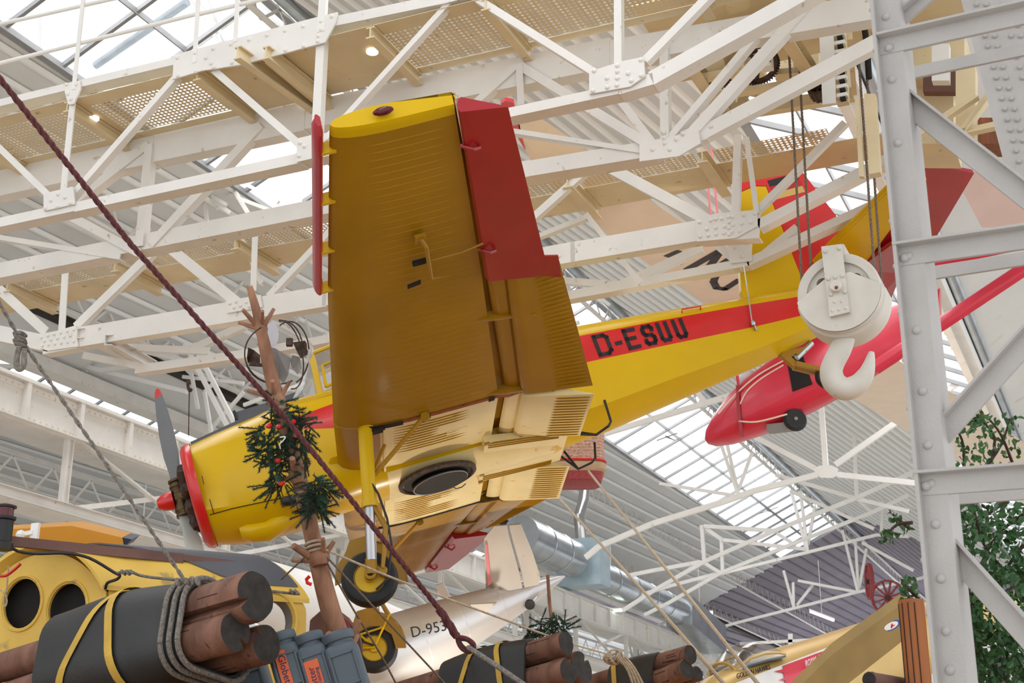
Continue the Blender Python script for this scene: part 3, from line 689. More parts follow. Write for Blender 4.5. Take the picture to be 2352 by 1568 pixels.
# inner truss of the near girder
b = MB()
for i_, (x1, y1, x2, y2, hgt) in enumerate(((-60, 430, 350, 340, 74), (350, 340, 700, 265, 74), (640, 277, 1400, 120, 74), (1390, 122, 2070, 2, 66))): mem(b, x1, y1, x2, y2, hgt, Y2+.007*i_, .16, None, 'C')
t2 = obj('girder_truss', b, M['cream'], crane, 'inner plate and lattice truss of the near crane girder')
for s in (('bottom_chord', -60, 632, 720, 477, 40), ('bottom_chord', 700, 482, 1215, 386, 40), ('bottom_chord', 1200, 389, 1515, 337, 40), ('rising_chord', 1500, 345, 1620, 300, 42), ('rising_chord', 1600, 312, 2030, 84, 36),
          ('post', 341, 330, 318, 565, 22), ('post', 1192, 145, 1196, 240, 16), ('post', 1524, 95, 1526, 338, 20),
          ('diagonal', 340, 330, 165, 465, 22), ('diagonal', 598, 286, 345, 560, 22), ('diagonal', 150, 490, 318, 580, 20), ('diagonal', 1190, 148, 1500, 338, 22), ('diagonal', 1185, 150, 1080, 245, 18), ('diagonal', 1418, 222, 1512, 345, 18),
          ('diagonal', 1515, 342, 1778, 30, 16), ('diagonal', 1560, 335, 1870, -8, 26), ('tie', 1177, 300, 1500, 350, 12), ('tie', -30, 540, 275, 590, 12)):
    JT = globals().get('JT', 0)+1
    b = MB(); mem(b, *s[1:6], Y2+(.004 if 'chord' in s[0] else -.04)+.0019*JT, .20 if s[0] == 'bottom_chord' else .10, None, 'C' if 'chord' in s[0] else 'L'); obj(s[0], b, M['cream'], t2)
b = MB(); gus(b, [(1470, 330), (1530, 318), (1605, 300), (1610, 330), (1560, 360), (1470, 372)], Y2-.03, -.015, [(1524, 305), (1527, 318), (1528, 330), (1555, 322), (1570, 310), (1540, 345), (1500, 345)]); obj('gusset_plate', b, M['cream'], t2)
# walkway decks with real punched holes
def deck(x0, x1, y0, y1, z, pitch, r=.3, m=None):
    nx, ny = int((x1-x0)/pitch), int((y1-y0)/pitch); b = MB()
    unit_o = [(-.5, -.5), (0, -.5), (.5, -.5), (.5, 0), (.5, .5), (0, .5), (-.5, .5), (-.5, 0)]
    unit_i = [(r*cos(radians(225+45*k)), r*sin(radians(225+45*k))) for k in range(8)]
    for i in range(nx):
        for j in range(ny):
            cx, cy = x0+(i+.5)*pitch, y0+(j+.5)*pitch; o = len(b.v)
            b.v += [(cx+a*pitch, cy+c*pitch, z) for a, c in unit_o]+[(cx+a*pitch, cy+c*pitch, z) for a, c in unit_i]
            for k in range(8):
                b.f.append([o+k, o+8+k, o+8+(k+1) % 8, o+(k+1) % 8]); b.mi.append(0); b.sm.append(False)
    return b
ZD = 7.20+1.6
def solid(b, x0, x1, y0, y1, z): b.box(((x0+x1)/2, (y0+y1)/2, z), x1-x0, y1-y0, .006)
XP = [-11.3, -9.55, -8.45, -6.72, -5.35, -3.62, -1.7]   # cross beams
def xat(x, y, Y, Z=None): return onY(x, y, Y).x
pan = [(-11.0, -9.72), (-9.45, -8.05), (-5.95, -4.85), (-4.72, -3.0)]
for x0, x1 in pan:
    obj('walkway_grating', deck(x0, x1, Y1+.2, Y2-.12, ZD, .052), M['cream2'], crane, 'punched walkway plate')
b = MB(); prev = -12.5
for x0, x1 in pan+[(0, 0)]:
    if x0 != 0 and x0-prev > .02: solid(b, prev, x0, Y1+.02, Y2, ZD)
    if x0 != 0: solid(b, x0, x1, Y1+.02, Y1+.2, ZD); solid(b, x0, x1, Y2-.12, Y2, ZD); prev = x1
solid(b, prev, -.9, Y1+.02, Y2, ZD); obj('walkway_plate', b, M['cream2'], crane)
for xx in (-11.05, -9.58, -7.95, -7.1, -5.98, -4.78, -2.95):
    b = MB(); b.ibeam((xx, Y1+.02, ZD-.07), (xx, Y2, ZD-.07), .09, .12); obj('cross_beam', b, M['cream2'], crane)
for x, y in ((592, 142), (694, 230), (855, 117), (215, 270)):
    p = onZ(x, y, ZD-.012); b = MB(); b.lathe([(.06, 0), (.06, -.02), (.05, -.025)], p, (0, 0, 1), 20); obj('hole_glow', b, M['holeglow'], crane, 'small round hole in the walkway plate, glowing to stand for daylight')  # glowing discs stand in for daylight through round holes
b = MB()
for x1, y1, x2, y2 in ((545, 120, 735, 255), (610, 120, 760, 240)):
    b.ibeam(onZ(x1, y1, ZD-.10), onZ(x2, y2, ZD-.10), .08, .14)
obj('curved_stiffener', b, M['cream2'], crane)
# far girder
t3 = truss('girder_truss', 'far box lattice truss of the crane with long riveted bottom chord', [
    (-60, 752, 115, 790, 36), (100, 789, 180, 774, 52), (178, 774, 750, 679, 50), (740, 681, 1320, 577, 48), (1310, 579, 1620, 526, 50), (1610, 527, 1745, 518, 60), (1740, 515, 2060, 352, 24)], [
    ('post', 151, 602, 141, 760, 19), ('post', 586, 518, 581, 668, 15), ('post', 1694, 308, 1688, 492, 18), ('post', 1714, 315, 1738, 490, 12), ('post', 1116, 420, 1113, 590, 16),
    ('diagonal', -20, 648, 105, 762, 22), ('diagonal', 172, 750, 350, 576, 22), ('diagonal', 378, 560, 545, 695, 24), ('diagonal', 615, 680, 760, 526, 16), ('diagonal', 1120, 590, 1345, 390, 18), ('diagonal', 1372, 369, 1625, 505, 26), ('diagonal', 1730, 490, 1940, 280, 16),
    ('brace', 540, 515, 600, 650, 12, Y3+.5), ('brace', 1345, 490, 1470, 650, 12, Y3+.5), ('brace', 1225, 545, 1345, 498, 12, Y3+.5)], [
    ([(92, 772), (176, 748), (182, 796), (112, 806), (92, 800)], rivrow(98, 776, 172, 758, 6)+rivrow(100, 795, 172, 785, 6)+rivrow(105, 784, 165, 772, 5)),
    ([(520, 692), (600, 678), (604, 706), (523, 720)], [(530, 698), (545, 694), (540, 707), (555, 703), (568, 695), (585, 690), (575, 705)]),
    ([(1600, 510), (1642, 492), (1740, 483), (1741, 520), (1690, 548), (1602, 556)], rivrow(1608, 512, 1735, 492, 6)+rivrow(1610, 545, 1700, 532, 6)+rivrow(1625, 528, 1725, 512, 6)+[(1645, 505), (1675, 500), (1676, 512), (1676, 525), (1676, 540)])], Y3)
for x0, x1 in ((-15.2, -13.7), (-13.55, -11.9), (-11.7, -10.0), (-9.85, -7.9), (-7.7, -5.5), (-5.3, -3.9), (-3.7, -2.4)):
    obj('walkway_grating', deck(x0, x1, Y3+.05, Y3+.40, ZD-.11, .055), M['cream2'], crane, 'punched walkway plate of the far girder')
b = MB(); solid(b, -16, -1, Y3+.40, Y4+.1, ZD-.11); obj('walkway_plate', b, M['cream2'], crane)
for xx in (-15.3, -13.62, -11.8, -9.92, -7.8, -5.4, -3.8): 
    b = MB(); b.ibeam((xx, Y3, ZD-.19), (xx, Y4+.1, ZD-.19), .12, .14); obj('cross_beam', b, M['cream2'], crane)
truss('girder_truss', 'outer truss of the far crane girder', [(310, 848, 560, 812, 20), (560, 812, 1420, 657, 20), (1420, 657, 1720, 600, 20), (1715, 602, 2050, 448, 20)], [
    ('diagonal', 1420, 655, 1612, 568, 20), ('diagonal', 1250, 640, 1440, 655, 16), ('diagonal', 1640, 555, 1705, 610, 18), ('diagonal', 1745, 590, 1830, 520, 18), ('post', 1716, 540, 1712, 610, 18),
    ('diagonal', 260, 795, 480, 805, 16), ('diagonal', 440, 800, 560, 745, 18), ('diagonal', 190, 815, 345, 845, 16)], [([(1668, 555), (1725, 545), (1728, 600), (1680, 606)], [(1690, 570), (1705, 590), (1715, 560)])], Y4)
for x1, y1, x2, y2 in ((175, 765, 340, 845), (240, 780, 345, 840)):
    b = MB(); b.chan(onY(x1, y1, Y3-.05), onY(x2, y2, Y4+.9), .1, .14); obj('cross_beam', b, M['cream'], crane)
# ------------------------------------------------------------------ trolley
tr = thing('crane_trolley', 'cream crane trolley with cog wheels and rope drum behind the hoist ropes', 'crane trolley', onY(1750, 250, 12.4))
for x1, y1, Ya, x2, y2, Yb, wd, hg in ((1572, 120, 11.5, 1668, 262, 13.6, .12, .16), (1800, 70, 11.5, 1895, 215, 13.5, .12, .16)):
    b = MB(); b.ibeam(onY(x1, y1, Ya), onY(x2, y2, Yb), wd, hg); obj('frame_beam', b, M['cream2'], tr)
for x1, y1, x2, y2, Y_, w_ in ((1600, 177, 1700, 158, 12.2, 14), (1620, 220, 1830, 185, 12.4, 12), (1640, 262, 1960, 212, 13.3, 28), (1780, 165, 1890, 155, 12.6, 14)):
    b = MB(); mem(b, x1, y1, x2, y2, w_, Y_, .1); obj('frame_beam', b, M['cream2'], tr)
b = MB(); b.box((-2.3, 12.3, ZD+.40), 3.0, 1.6, .03); obj('light_block_plate', b, M['cream2'], tr)  # plate added to block the skylight and darken the trolley
for x1, y1, Ya, x2, y2, Yb in ((1700, 120, 12.0, 1730, 190, 13.2), (1950, 60, 12.2, 1960, 190, 13.2)):
    b = MB(); b.beam(onY(x1, y1, Ya), onY(x2, y2, Yb), .05, .3); obj('side_plate', b, M['cream2'], tr)
for x0, y0, x1, y1, Y_, th in ((1610, 120, 1690, 165, 13.2, .3), (1690, 95, 1745, 150, 13.3, .3), (1780, 80, 1822, 180, 13.3, .25), (1838, 70, 1880, 170, 13.35, .2), (1640, 200, 1690, 255, 13.3, .15)):
    b = MB(); b.prism([onY(x0, y1, Y_), onY(x1, y1, Y_), onY(x1, y0, Y_), onY(x0, y0, Y_)], V((0, th, 0))); obj('machine_housing', b, M['cream2'], tr)
def gearw(name, x, y, Y_, r, w, teeth, mt, ax=(0, 1, 0), spokes=5):
    c = onY(x, y, Y_); ax = V(ax).normalized(); u = ax.orthogonal().normalized(); v = ax.cross(u); b = MB()
    b.lathe([(r*.80, -w/2), (r, -w/2), (r, w/2), (r*.80, w/2), (r*.80, -w/2)], c, ax, 36, cap=False); b.lathe([(r*.22, -w*.7), (r*.22, w*.7)], c, ax, 16)
    for k in range(spokes):
        d = u*cos(2*pi*k/spokes)+v*sin(2*pi*k/spokes); b.beam(c+d*r*.15, c+d*r*.85, r*.18, w*.5, ax)
    for k in range(teeth):
        d = u*cos(2*pi*k/teeth)+v*sin(2*pi*k/teeth); b.beam(c+d*r*.98, c+d*r*1.08, 2*pi*r/teeth*.5, w, ax)
    return obj(name, b, mt, tr)
gearw('cog_wheel', 1742, 150, 12.5, .20, .05, 44, M['rust']); gearw('cog_wheel', 1648, 175, 12.7, .14, .05, 30, M['rust']); gearw('rope_sheave', 1708, 232, 12.9, .20, .07, 0, M['cream2'], (.35, 1, .1))
gearw('cog_wheel', 1880, 205, 12.9, .1, .2, 14, M['rust'])
b = MB(); b.tube([onY(1640, 150, 12.3), onY(1668, 115, 12.9)], .11, 18); b.tube([onY(1648, 120, 12.3), onY(1655, 90, 12.9)], .06, 12); obj('motor', b, M['cream2'], tr)
b = MB(); b.box(onY(1759, 138, 12.15), .12, .12, .20); obj('bearing_box', b, M['cream'], tr)
for k in range(3):
    b = MB(); b.dome(onY(1750+9*k, 140+(k % 2)*4, 12.09), (0, -1, 0), .014); obj('bolt', b, M['rust'], tr)
b = MB(); c = onY(1868, 55, 12.9); b.lathe([(.14, -.25), (.14, .25)], c, (1, .2, 0), 24); obj('rope_drum', b, M['ropeb'], tr)
b = MB(); b.prism([onY(1880, 42, 12.0), onY(1912, 40, 12.0), onY(1919, 236, 12.0), onY(1889, 240, 12.0)], V((0, .03, 0))); obj('guide_plate', b, M['white'], tr)
b = MB(); b.prism([onY(1914, 42, 12.1), onY(1940, 38, 12.1), onY(1948, 232, 12.1), onY(1921, 238, 12.1)], V((0, .08, 0))); obj('contact_rack', b, M['cream2'], tr)
for k in range(8):
    b = MB(); y = 80+20*k; b.box(onY(1928+k*1.0, y, 12.07), .10, .06, .035); b.box(onY(1930+k, y+8, 12.08), .05, .06, .025, m=1); obj('contact_block', b, [M['white'], M['dark']], tr)
b = MB(); b.tube([onY(1985, 60, 12.4), onY(1992, 110, 12.4), onY(1996, 180, 12.4)], .03, 8); obj('conduit', b, M['dark'], tr)
# ------------------------------------------------------------------ hook block
YH = 12.3; bx = V((cos(0), 0, 0))
hk = thing('crane_hook_block', 'cream painted crane hook block hanging in front of the airplane tail', 'crane hook', onY(1925, 900, YH))
def circ(xc, yc, r, Y_, a0=0, a1=360, n=40): 
    c = onY(xc, yc, Y_); return [c+V((r*cos(radians(a0+(a1-a0)*k/n)), 0, r*sin(radians(a0+(a1-a0)*k/n)))) for k in range(n+1)]
C0 = onY(1925, 668, YH)
for dy, nm in ((.10, 'sheave'), (.30, 'sheave')):
    b = MB(); c = C0+V((0, dy, 0))
    b.lathe([(.30, -.05), (.37, -.06), (.385, -.05), (.33, 0), (.385, .05), (.37, .06), (.30, .05), (.30, -.05)], c, (0, 1, 0), 48, cap=False)
    import math as _m
    outer = ell(0, 0, .305, .305, 40); holes = [ell(.2*cos(radians(a)), .2*sin(radians(a)), .055, .055, 14) for a in (40, 140, 220, 320)]
    plate_holes(b, outer, holes, c+V((0, -.012, 0)), (1, 0, 0), (0, 0, 1), (0, .024, 0))
    for a in (90, 175, 5, 270):
        d = V((cos(radians(a)), 0, sin(radians(a)))); b.beam(c+d*.08+V((0, -.025, 0)), c+d*.30+V((0, -.025, 0)), .03, .03, (0, 1, 0))
    obj(nm, b, M['block'], hk)
b = MB()
sec = [C0+V((.385*cos(radians(a)), 0, .385*sin(radians(a)))) for a in np.linspace(-172, 2, 30)]+[C0+V((.12, 0, .17)), C0+V((-.12, 0, .13))]
b.prism(sec, V((0, .025, 0)))
b.prism([p+V((0, .40, 0)) for p in sec], V((0, .025, 0)))
# drum shell between the cheeks
ring0 = [C0+V((.385*cos(radians(a)), .0, .385*sin(radians(a)))) for a in np.linspace(-172, 2, 30)]
b.sheet([ring0, [p+V((0, .10, 0)) for p in ring0], [C0+(p-C0)*1.06+V((0, .12, 0)) for p in ring0], [C0+(p-C0)*1.06+V((0, .44, 0)) for p in ring0]])
obj('cheek_plate', b, M['block'], hk)
b = MB(); b.prism([onY(1886, 566, YH-.04), onY(1932, 560, YH-.04), onY(1951, 716, YH-.04), onY(1905, 727, YH-.04)], V((0, .04, 0)))
b.prism([onY(1902, 684, YH-.055), onY(1946, 677, YH-.055), onY(1951, 716, YH-.055), onY(1905, 727, YH-.055)], V((0, .016, 0)))
for x, y in ((1895, 577), (1927, 570), (1902, 640), (1918, 636), (1934, 633), (1908, 676), (1940, 670), (1917, 694), (1933, 692), (1912, 714), (1927, 711), (1943, 708)): b.dome(onY(x, y, YH-.05), (0, -1, 0), .019, n=10)
sp_ = obj('side_strap', b, M['block'], hk, 'riveted vertical strap')
b = MB(); b.prism([onY(1892, 566, YH+.12), onY(1938, 560, YH+.12), onY(1940, 600, YH+.12), onY(1894, 600, YH+.12)], V((0, .25, 0))); obj('spacer', b, M['block'], hk)
b = MB(); b.lathe([(.055, 0), (.055, -.05), (.045, -.06), (.03, -.06)], onY(1921, 660, YH-.04), (0, 1, 0), 24); b.dome(onY(1921, 660, YH-.10), (0, -1, 0), .018, n=10, m=1); obj('axle_pin', b, [M['block'], M['wood']], hk, 'axle pin with a rusty centre')
b = MB(); YK = YH+.24
path = [(1944, 745), (1940, 775), (1930, 803), (1916, 830), (1909, 855), (1918, 880), (1942, 893), (1969, 883), (1987, 862), (1996, 838), (2002, 808)]
rp = [24, 24, 25, 25, 26, 27, 27, 24, 20, 14, 6]
P = [onY(x, y, YK) for x, y in path]
# smooth the path
def smooth(P, R, n=4):
    o, r = [], []
    for i in range(len(P)-1):
        p0, p1, p2, p3 = P[max(i-1, 0)], P[i], P[i+1], P[min(i+2, len(P)-1)]
        for k in range(n):
            t = k/n; o.append(.5*((2*p1)+(p2-p0)*t+(2*p0-5*p1+4*p2-p3)*t*t+(3*p1-p0-3*p2+p3)*t**3)); r.append(R[i]+(R[i+1]-R[i])*t)
    o.append(P[-1]); r.append(R[-1]); return o, r
P, rp = smooth(P, rp); d0 = dep(P[0]); b.tube(P, [r*d0/FPX for r in rp], 18); obj('hook', b, M['block'], hk, 'thick forged hook')
def twist(pts, r, n=3, pitch=None, seg=5, ns=6):
    """laid rope: n strands around a polyline"""
    b = MB(); pts = [V(p) for p in pts]; pitch = pitch or r*9
    S = []; L_ = 0
    for a, c in zip(pts, pts[1:]):
        k = max(1, int((c-a).length/(pitch/ns)))
        for i in range(k): S.append((a+(c-a)*(i/k), (c-a).normalized()))
    S.append((pts[-1], (pts[-1]-pts[-2]).normalized()))
    up = S[0][1].orthogonal().normalized(); F_ = []
    prev = None; s = 0
    for p, d in S:
        if prev is not None: s += (p-prev).length
        prev = p; up = (up-d*up.dot(d)).normalized(); F_.append((p, up.copy(), d.cross(up), s))
    for j in range(n):
        b.tube([p+(u*cos(2*pi*(s/pitch+j/n))+v*sin(2*pi*(s/pitch+j/n)))*r*.52 for p, u, v, s in F_], r*.56, seg)
    return b
for i, (a, c, Ya, lab) in enumerate((((1808, 40), (1842, 655), YH+.10, 'leftmost brown hoist rope running down to the hook block'), ((1829, 30), (1862, 612), YH+.30, 'second brown hoist rope, close beside the leftmost one'),
                                 ((1972, 130), (2008, 615), YH+.10, 'third brown hoist rope, right of the riveted strap'), ((1988, 130), (2026, 660), YH+.30, 'rightmost brown hoist rope, nearest the grey column'))):
    single('hoist_rope', twist([onY(a[0], a[1], Ya), onY(c[0], c[1], Ya)], .013), M['ropeb'], lab, 'rope', 'hoist ropes of the crane hook')
b = MB(); b.prism([onY(1963, 222, 12.0), onY(1972, 222, 12.0), onY(1984, 405, 12.0), onY(1973, 405, 12.0)], V((0, .06, 0))); b.prism([onY(1984, 215, 12.05), onY(2010, 215, 12.05), onY(2022, 395, 12.05), onY(1996, 400, 12.05)], V((0, .1, 0))); obj('rope_guard', b, M['cream2'], tr)
# suspension wire for the tail of the airplane
b = MB(); b.tube([onY(1709, 610, Y4-.05), PM @ L(6.42, .32, .02)], .008, 6); b.lathe([(.02, -.03), (.03, 0), (.02, .03)], PM @ L(6.42, .33, .0), (0, 0, 1), 10); b.tube([PM @ L(6.42, .33, -.03), PM @ L(6.43, .30, -.08)], .015, 8)
single('suspension_wire', b, M['steel'], 'thin steel wire from the crane down to the yellow rear fuselage', 'wire')
# ================================================================== hall
CZ = 1.6
ZR = 15.0; XR = -.92*ZR; T = .47
XE, XV, XC0, XC1 = -17.13, -23.2, -.323*ZR, -.185*ZR
Y0_, YE, YS = -12.0, 120.0, 74.0
def zl(x): return ZR-T*(XR-x)+CZ if x <= XR else ZR-T*(x-XR)+CZ
def zl2(x): return ZR-T*abs(x-(2*XV-XR))+CZ           # next nave to the left
ZV1 = ZR-T*(XC1-XR)
def zr2(x): return ZV1+T*(x-XC1)+CZ                   # next nave to the right
def sheet_roof(name, x0, x1, zf, k, sp, mt, label, y0=Y0_, y1=YE, rib=.07):
    b = MB(); n = 4
    b.add([(x0, y0, zf(x0)), (x1, y0, zf(x1)), (x1, y1, zf(x1)), (x0, y1, zf(x0)), (x0, y0, zf(x0)+.08), (x1, y0, zf(x1)+.08), (x1, y1, zf(x1)+.08), (x0, y1, zf(x0)+.08)], [[0, 3, 2, 1], [4, 5, 6, 7], [0, 1, 5, 4], [1, 2, 6, 5], [2, 3, 7, 6], [3, 0, 4, 7]])
    lo = x0-max(0, k)*(y1-y0); x = lo
    while x < x1-min(0, k)*(y1-y0):
        ya, yb = y0, y1
        if k > 0: ya = max(ya, y0+(x0-x)/k); yb = min(yb, y0+(x1-x)/k)
        if k < 0: ya = max(ya, y0+(x1-x)/k); yb = min(yb, y0+(x0-x)/k)
        if yb-ya > .5:
            p = V((x+k*(ya-y0), ya, 0)); q = V((x+k*(yb-y0), yb, 0)); 
            if x0 <= p.x <= x1 and x0 <= q.x <= x1+.01:
                p.z = zf(p.x)-.0; q.z = zf(q.x)-.0
                b.sweep([(-.09, 0), (-.035, -rib), (.035, -rib), (.09, 0)], p, q, (0, 0, 1), 1)
        x += sp
    return struct(name, b, [mt, M['rib'] if mt is M['sheet'] else mt], label)
sheet_roof('ceiling', XV, XE, zl, .03, .5, M['sheet'], 'pale corrugated roof slope below the long skylight', Y0_, YS); sheet_roof('ceiling', XV, XE, zl, .03, .5, M['dimsheet'], 'roof slope of the far bay darkened as if unlit, left of the ridge', YS, YE)  # the far bay's lack of light is put into its sheet colour
sheet_roof('ceiling', XR+.15, XC0, zl, .26, .5, M['sheet'], 'pale corrugated roof slope right of the ridge', Y0_, YS-6); sheet_roof('ceiling', XR+.15, XC0, zl, .1, .5, M['dimsheet'], 'roof slope of the far bay darkened as if unlit, right of the ridge', YS-6, YE)
sheet_roof('ceiling', 2*XV-XR, XV, zl2, .03, .5, M['sheet'], 'corrugated roof slope of the next nave'); sheet_roof('ceiling', 3*XV-2*XR-.6, 2*XV-XR-3.2, zl2, .02, .55, M['sheet'], 'far corrugated roof slope of the next nave')
sheet_roof('ceiling', XC1, 12, zr2, -.12, .5, M['sheet'], 'corrugated roof slope at the right')
def skylight(name, x0, x1, zf, sp, label, y0=Y0_, y1=YS):
    b = MB(); b.add([(x0, y0, zf(x0)+.03), (x1, y0, zf(x1)+.03), (x1, y1, zf(x1)+.03), (x0, y1, zf(x0)+.03)], [[0, 3, 2, 1]])
    w_ = struct(name, b, M['skyglass'], label)
    b = MB(); y = y0
    while y < y1:
        b.beam((x0, y, zf(x0)), (x1, y, zf(x1)), .075, .09); y += sp
    for t in (0, .5, 1):
        x = x0+(x1-x0)*t; wd = .16 if t != .5 else .03
        b.beam((x, y0, zf(x)-.02), (x, y1, zf(x)-.02), wd, .12)
    obj('glazing_bar', b, M['bar'], w_)
    return w_
for xa, xb, zf_, k_ in ((XE, XR, zl, .03), (XC0, XC1, zl, .03), (2*XV-XR-3.2, 2*XV-XR, zl2, .03)): sheet_roof('ceiling', xa, xb, zf_, k_, .5, M['dimsheet'], 'roof slope coloured dim as if unlit, beyond the end of a skylight', YS, YE)  # darker sheet colour stands for shade past the skylight ends
skylight('window_1', XE, XR, zl, 1.5, 'long ridge skylight with slanting bars'); skylight('window_2', XC0, XC1, zl, 1.15, 'skylight strip behind the tail of the airplane')
skylight('window_3', 2*XV-XR-3.2, 2*XV-XR, zl2, 1.5, 'skylight of the next nave')
# floor and walls
b = MB(); b.box((-15, 33, -.05), 90, 100, .1); struct('floor', b, M['floor'])
b = MB(); b.box((-7, 16, .01), 16, 11, .02); struct('floor_warm_bounce', b, M['warmfloor'], 'added warm floor below the airplane, out of view')  # unseen patch added to bounce warm light onto the undersides
b = MB(); b.box((-6.5, 8.6, 1.05), 12, 4.2, 2.1); struct('floor_added_platform', b, M['platform'], 'added brown timber platform under the raft, out of view')  # unseen platform added under the raft; keeps floor light off the near wing
b = MB(); b.prism([(-46, YE, 0), (14, YE, 0), (14, YE, 17), (-46, YE, 17)], (0, .2, 0)); x = -45
while x < 12: b.box((x, YE-.03, 8.5), .2, .06, 17); x += .55
struct('wall_back', b, M['dimsheet'], 'grey corrugated end wall')
b = MB(); b.prism([(-43.5, -12, 0), (-43.5, YE, 0), (-43.5, YE, 12.0), (-43.5, -12, 12.0)], (-.2, 0, 0)); struct('wall_left', b, M['sheet']); b = MB(); b.prism([(12, 60, 0), (12, YE, 0), (12, YE, 17), (12, 60, 17)], (.2, 0, 0)); struct('wall_right', b, M['dimsheet'])
b = MB(); b.beam((XV, 0, zl(XV)-.15), (XV, YE, zl(XV)-.15), .5, .3); b.beam((XC1, 0, zl(XC1)-.2), (XC1, YE, zl(XC1)-.2), .35, .3); struct('trim_1', b, M['cream'], 'valley gutters between the naves')
# lattice girders running along the hall
def lattice(name, x, z, h, y0, y1, pitch, label, w=.07, mt='cream', solid_=None):
    b = MB(); z += CZ; w *= 1.5
    b.angle((x, y0, z), (x, y1, z), w*1.4, .02); b.angle((x, y0, z-h), (x, y1, z-h), w*1.4, .02)
    n = int((y1-y0)/pitch)
    for i in range(n):
        ya = y0+i*pitch; b.beam((x, ya, z), (x, ya+pitch/2, z-h), w*.6, .02, (1, 0, 0)); b.beam((x, ya+pitch/2, z-h), (x, ya+pitch, z), w*.6, .02, (1, 0, 0))
    return struct(name, b, M[mt], label)
def zrat(r, x): return x/r
lattice('roof_girder', -18.95, -18.95/-1.498+.1, .85, 10, YE, 1.3, 'lattice girder under the lower edge of the skylight')
lattice('roof_girder', XR+.35, ZR-.35, .55, 10, YE, 1.2, 'lattice girder along the ridge')
lattice('roof_girder', -21.3, 11.55, .6, 8, YE, 1.2, 'lattice girder in front of the dark roof joint')
lattice('roof_girder', XC1-.1, -XC1/.283-.1, .5, 8, YE, 1.0, 'lattice girder under the lower edge of the right skylight')
lattice('roof_girder', -27.5, 9.6, .9, 8, YE, 1.6, 'white lattice girder beyond the crane runway'); lattice('roof_girder', -34, 11.0, .9, 8, YE, 1.6, 'farther white lattice girder in the next nave')
b = MB(); b.beam((-21.9, 5, zl(-21.9)-.10), (-21.9, YE, zl(-21.9)-.10), .35, .12); struct('trim_2', b, M['darkgap'], 'dark joint along the roof slope')
# silver duct with lights along the ridge girder
for x_, z_, lab in ((XR+.75, ZR-.55, 'bright tin ventilation pipe under the ridge'), (XC1+.25, -XC1/.283+.1, 'bright tin pipe along the right skylight')):
    b = MB(); b.tube([(x_, y, z_+CZ) for y in range(14, 78, 2)], .13, 10); single('ventilation_pipe', b, M['duct'], lab, 'pipe')
# crane runway at the left: plate girder, posts, lower chord
XRW = -18.0
rw = thing('crane_runway_girder', 'long cream riveted plate girder on posts at the left', 'girder', (XRW, 40, 0)); rw['kind'] = 'structure'
zt, zb, zc_ = 7.67+CZ, 6.96+CZ, 5.6+CZ
b = MB()
for xx in (XRW, XRW-.9):
    b.beam((xx, 6, (zt+zb)/2), (xx, YE, (zt+zb)/2), .02, zt-zb)
    for z_ in (zt, zb): b.beam((xx, 6, z_), (xx, YE, z_), .26, .03)
    b.beam((xx, 6, zt-.10), (xx, YE, zt-.10), .06, .10); b.beam((xx, 6, zb+.07), (xx, YE, zb+.07), .06, .08)
b.beam((XRW-.45, 6, zb-.02), (XRW-.45, YE, zb-.02), .9, .02); b.beam((XRW, 6, zt+.05), (XRW, YE, zt+.05), .10, .07)
pg = obj('plate_girder', b, M['cream'], rw)
b = MB(); y = 17.0
while y < 40:
    b.dome((XRW+.03, y, zt-.10), (1, 0, 0), .022, n=6); b.dome((XRW+.04, y, zb+.07), (1, 0, 0), .022, n=6); y += .16
o = obj('rivet_row', b, M['cream2'], pg); o['kind'] = 'stuff'
y = 17.5
while y < 80:
    b = MB(); b.beam((XRW+.05, y, zb), (XRW+.05, y, zt), .14, .10, (0, 1, 0)); obj('stiffener', b, M['cream'], rw); y += 1.45
b = MB(); b.chan((XRW, 6, zc_), (XRW, YE, zc_), .14, .2); b.chan((XRW-.7, 6, zc_), (XRW-.7, YE, zc_), .14, .2); b.beam((XRW-.35, 6, zc_-.1), (XRW-.35, YE, zc_-.1), .7, .02); obj('lower_chord', b, M['cream'], rw)
y = 20.3
while y < 80:
    b = MB(); b.ibeam((XRW-.05, y, zc_), (XRW-.05, y, zb), .12, .16); obj('post', b, M['cream'], rw)
    for s in (0, 1):
        b = MB(); b.angle((XRW-.05, y+(.2 if s else 5.0), zb), (XRW-.05, y+(5.0 if s else .2), zc_), .10); obj('brace', b, M['cream'], rw)
    y += 5.2
for yy in (24, 45, 66):
    b = MB(); b.ibeam((XRW-.4, yy, 0), (XRW-.4, yy, zc_), .34, .40); 
    for k in range(40):
        for dx in (-.14, .14): b.dome((XRW-.4+dx, yy-.21, .3+k*.17), (0, -1, 0), .022, n=6)
    struct('hall_column', b, M['cream'], 'riveted hall column under the crane runway')
for i, (xx, yy) in enumerate(((-24, 40), (-24, 56), (-24, 70), (-2.2, 60), (-2.6, 74))):
    b = MB(); h = (zl(xx) if xx > -23.2 else zl(XV))-.3; b.ibeam((xx, yy, 0), (xx, yy, h), .25, .3)
    for s in (-1, 1): b.tube([(xx+s*.1, yy, h-2.6), (xx+s*.35, yy, h-1.3), (xx+s*1.0, yy, h-.5), (xx+s*2.2, yy, h-.05)], .07, 6)
    struct('hall_column', b, M['cream'], 'slim hall column with curved brackets')
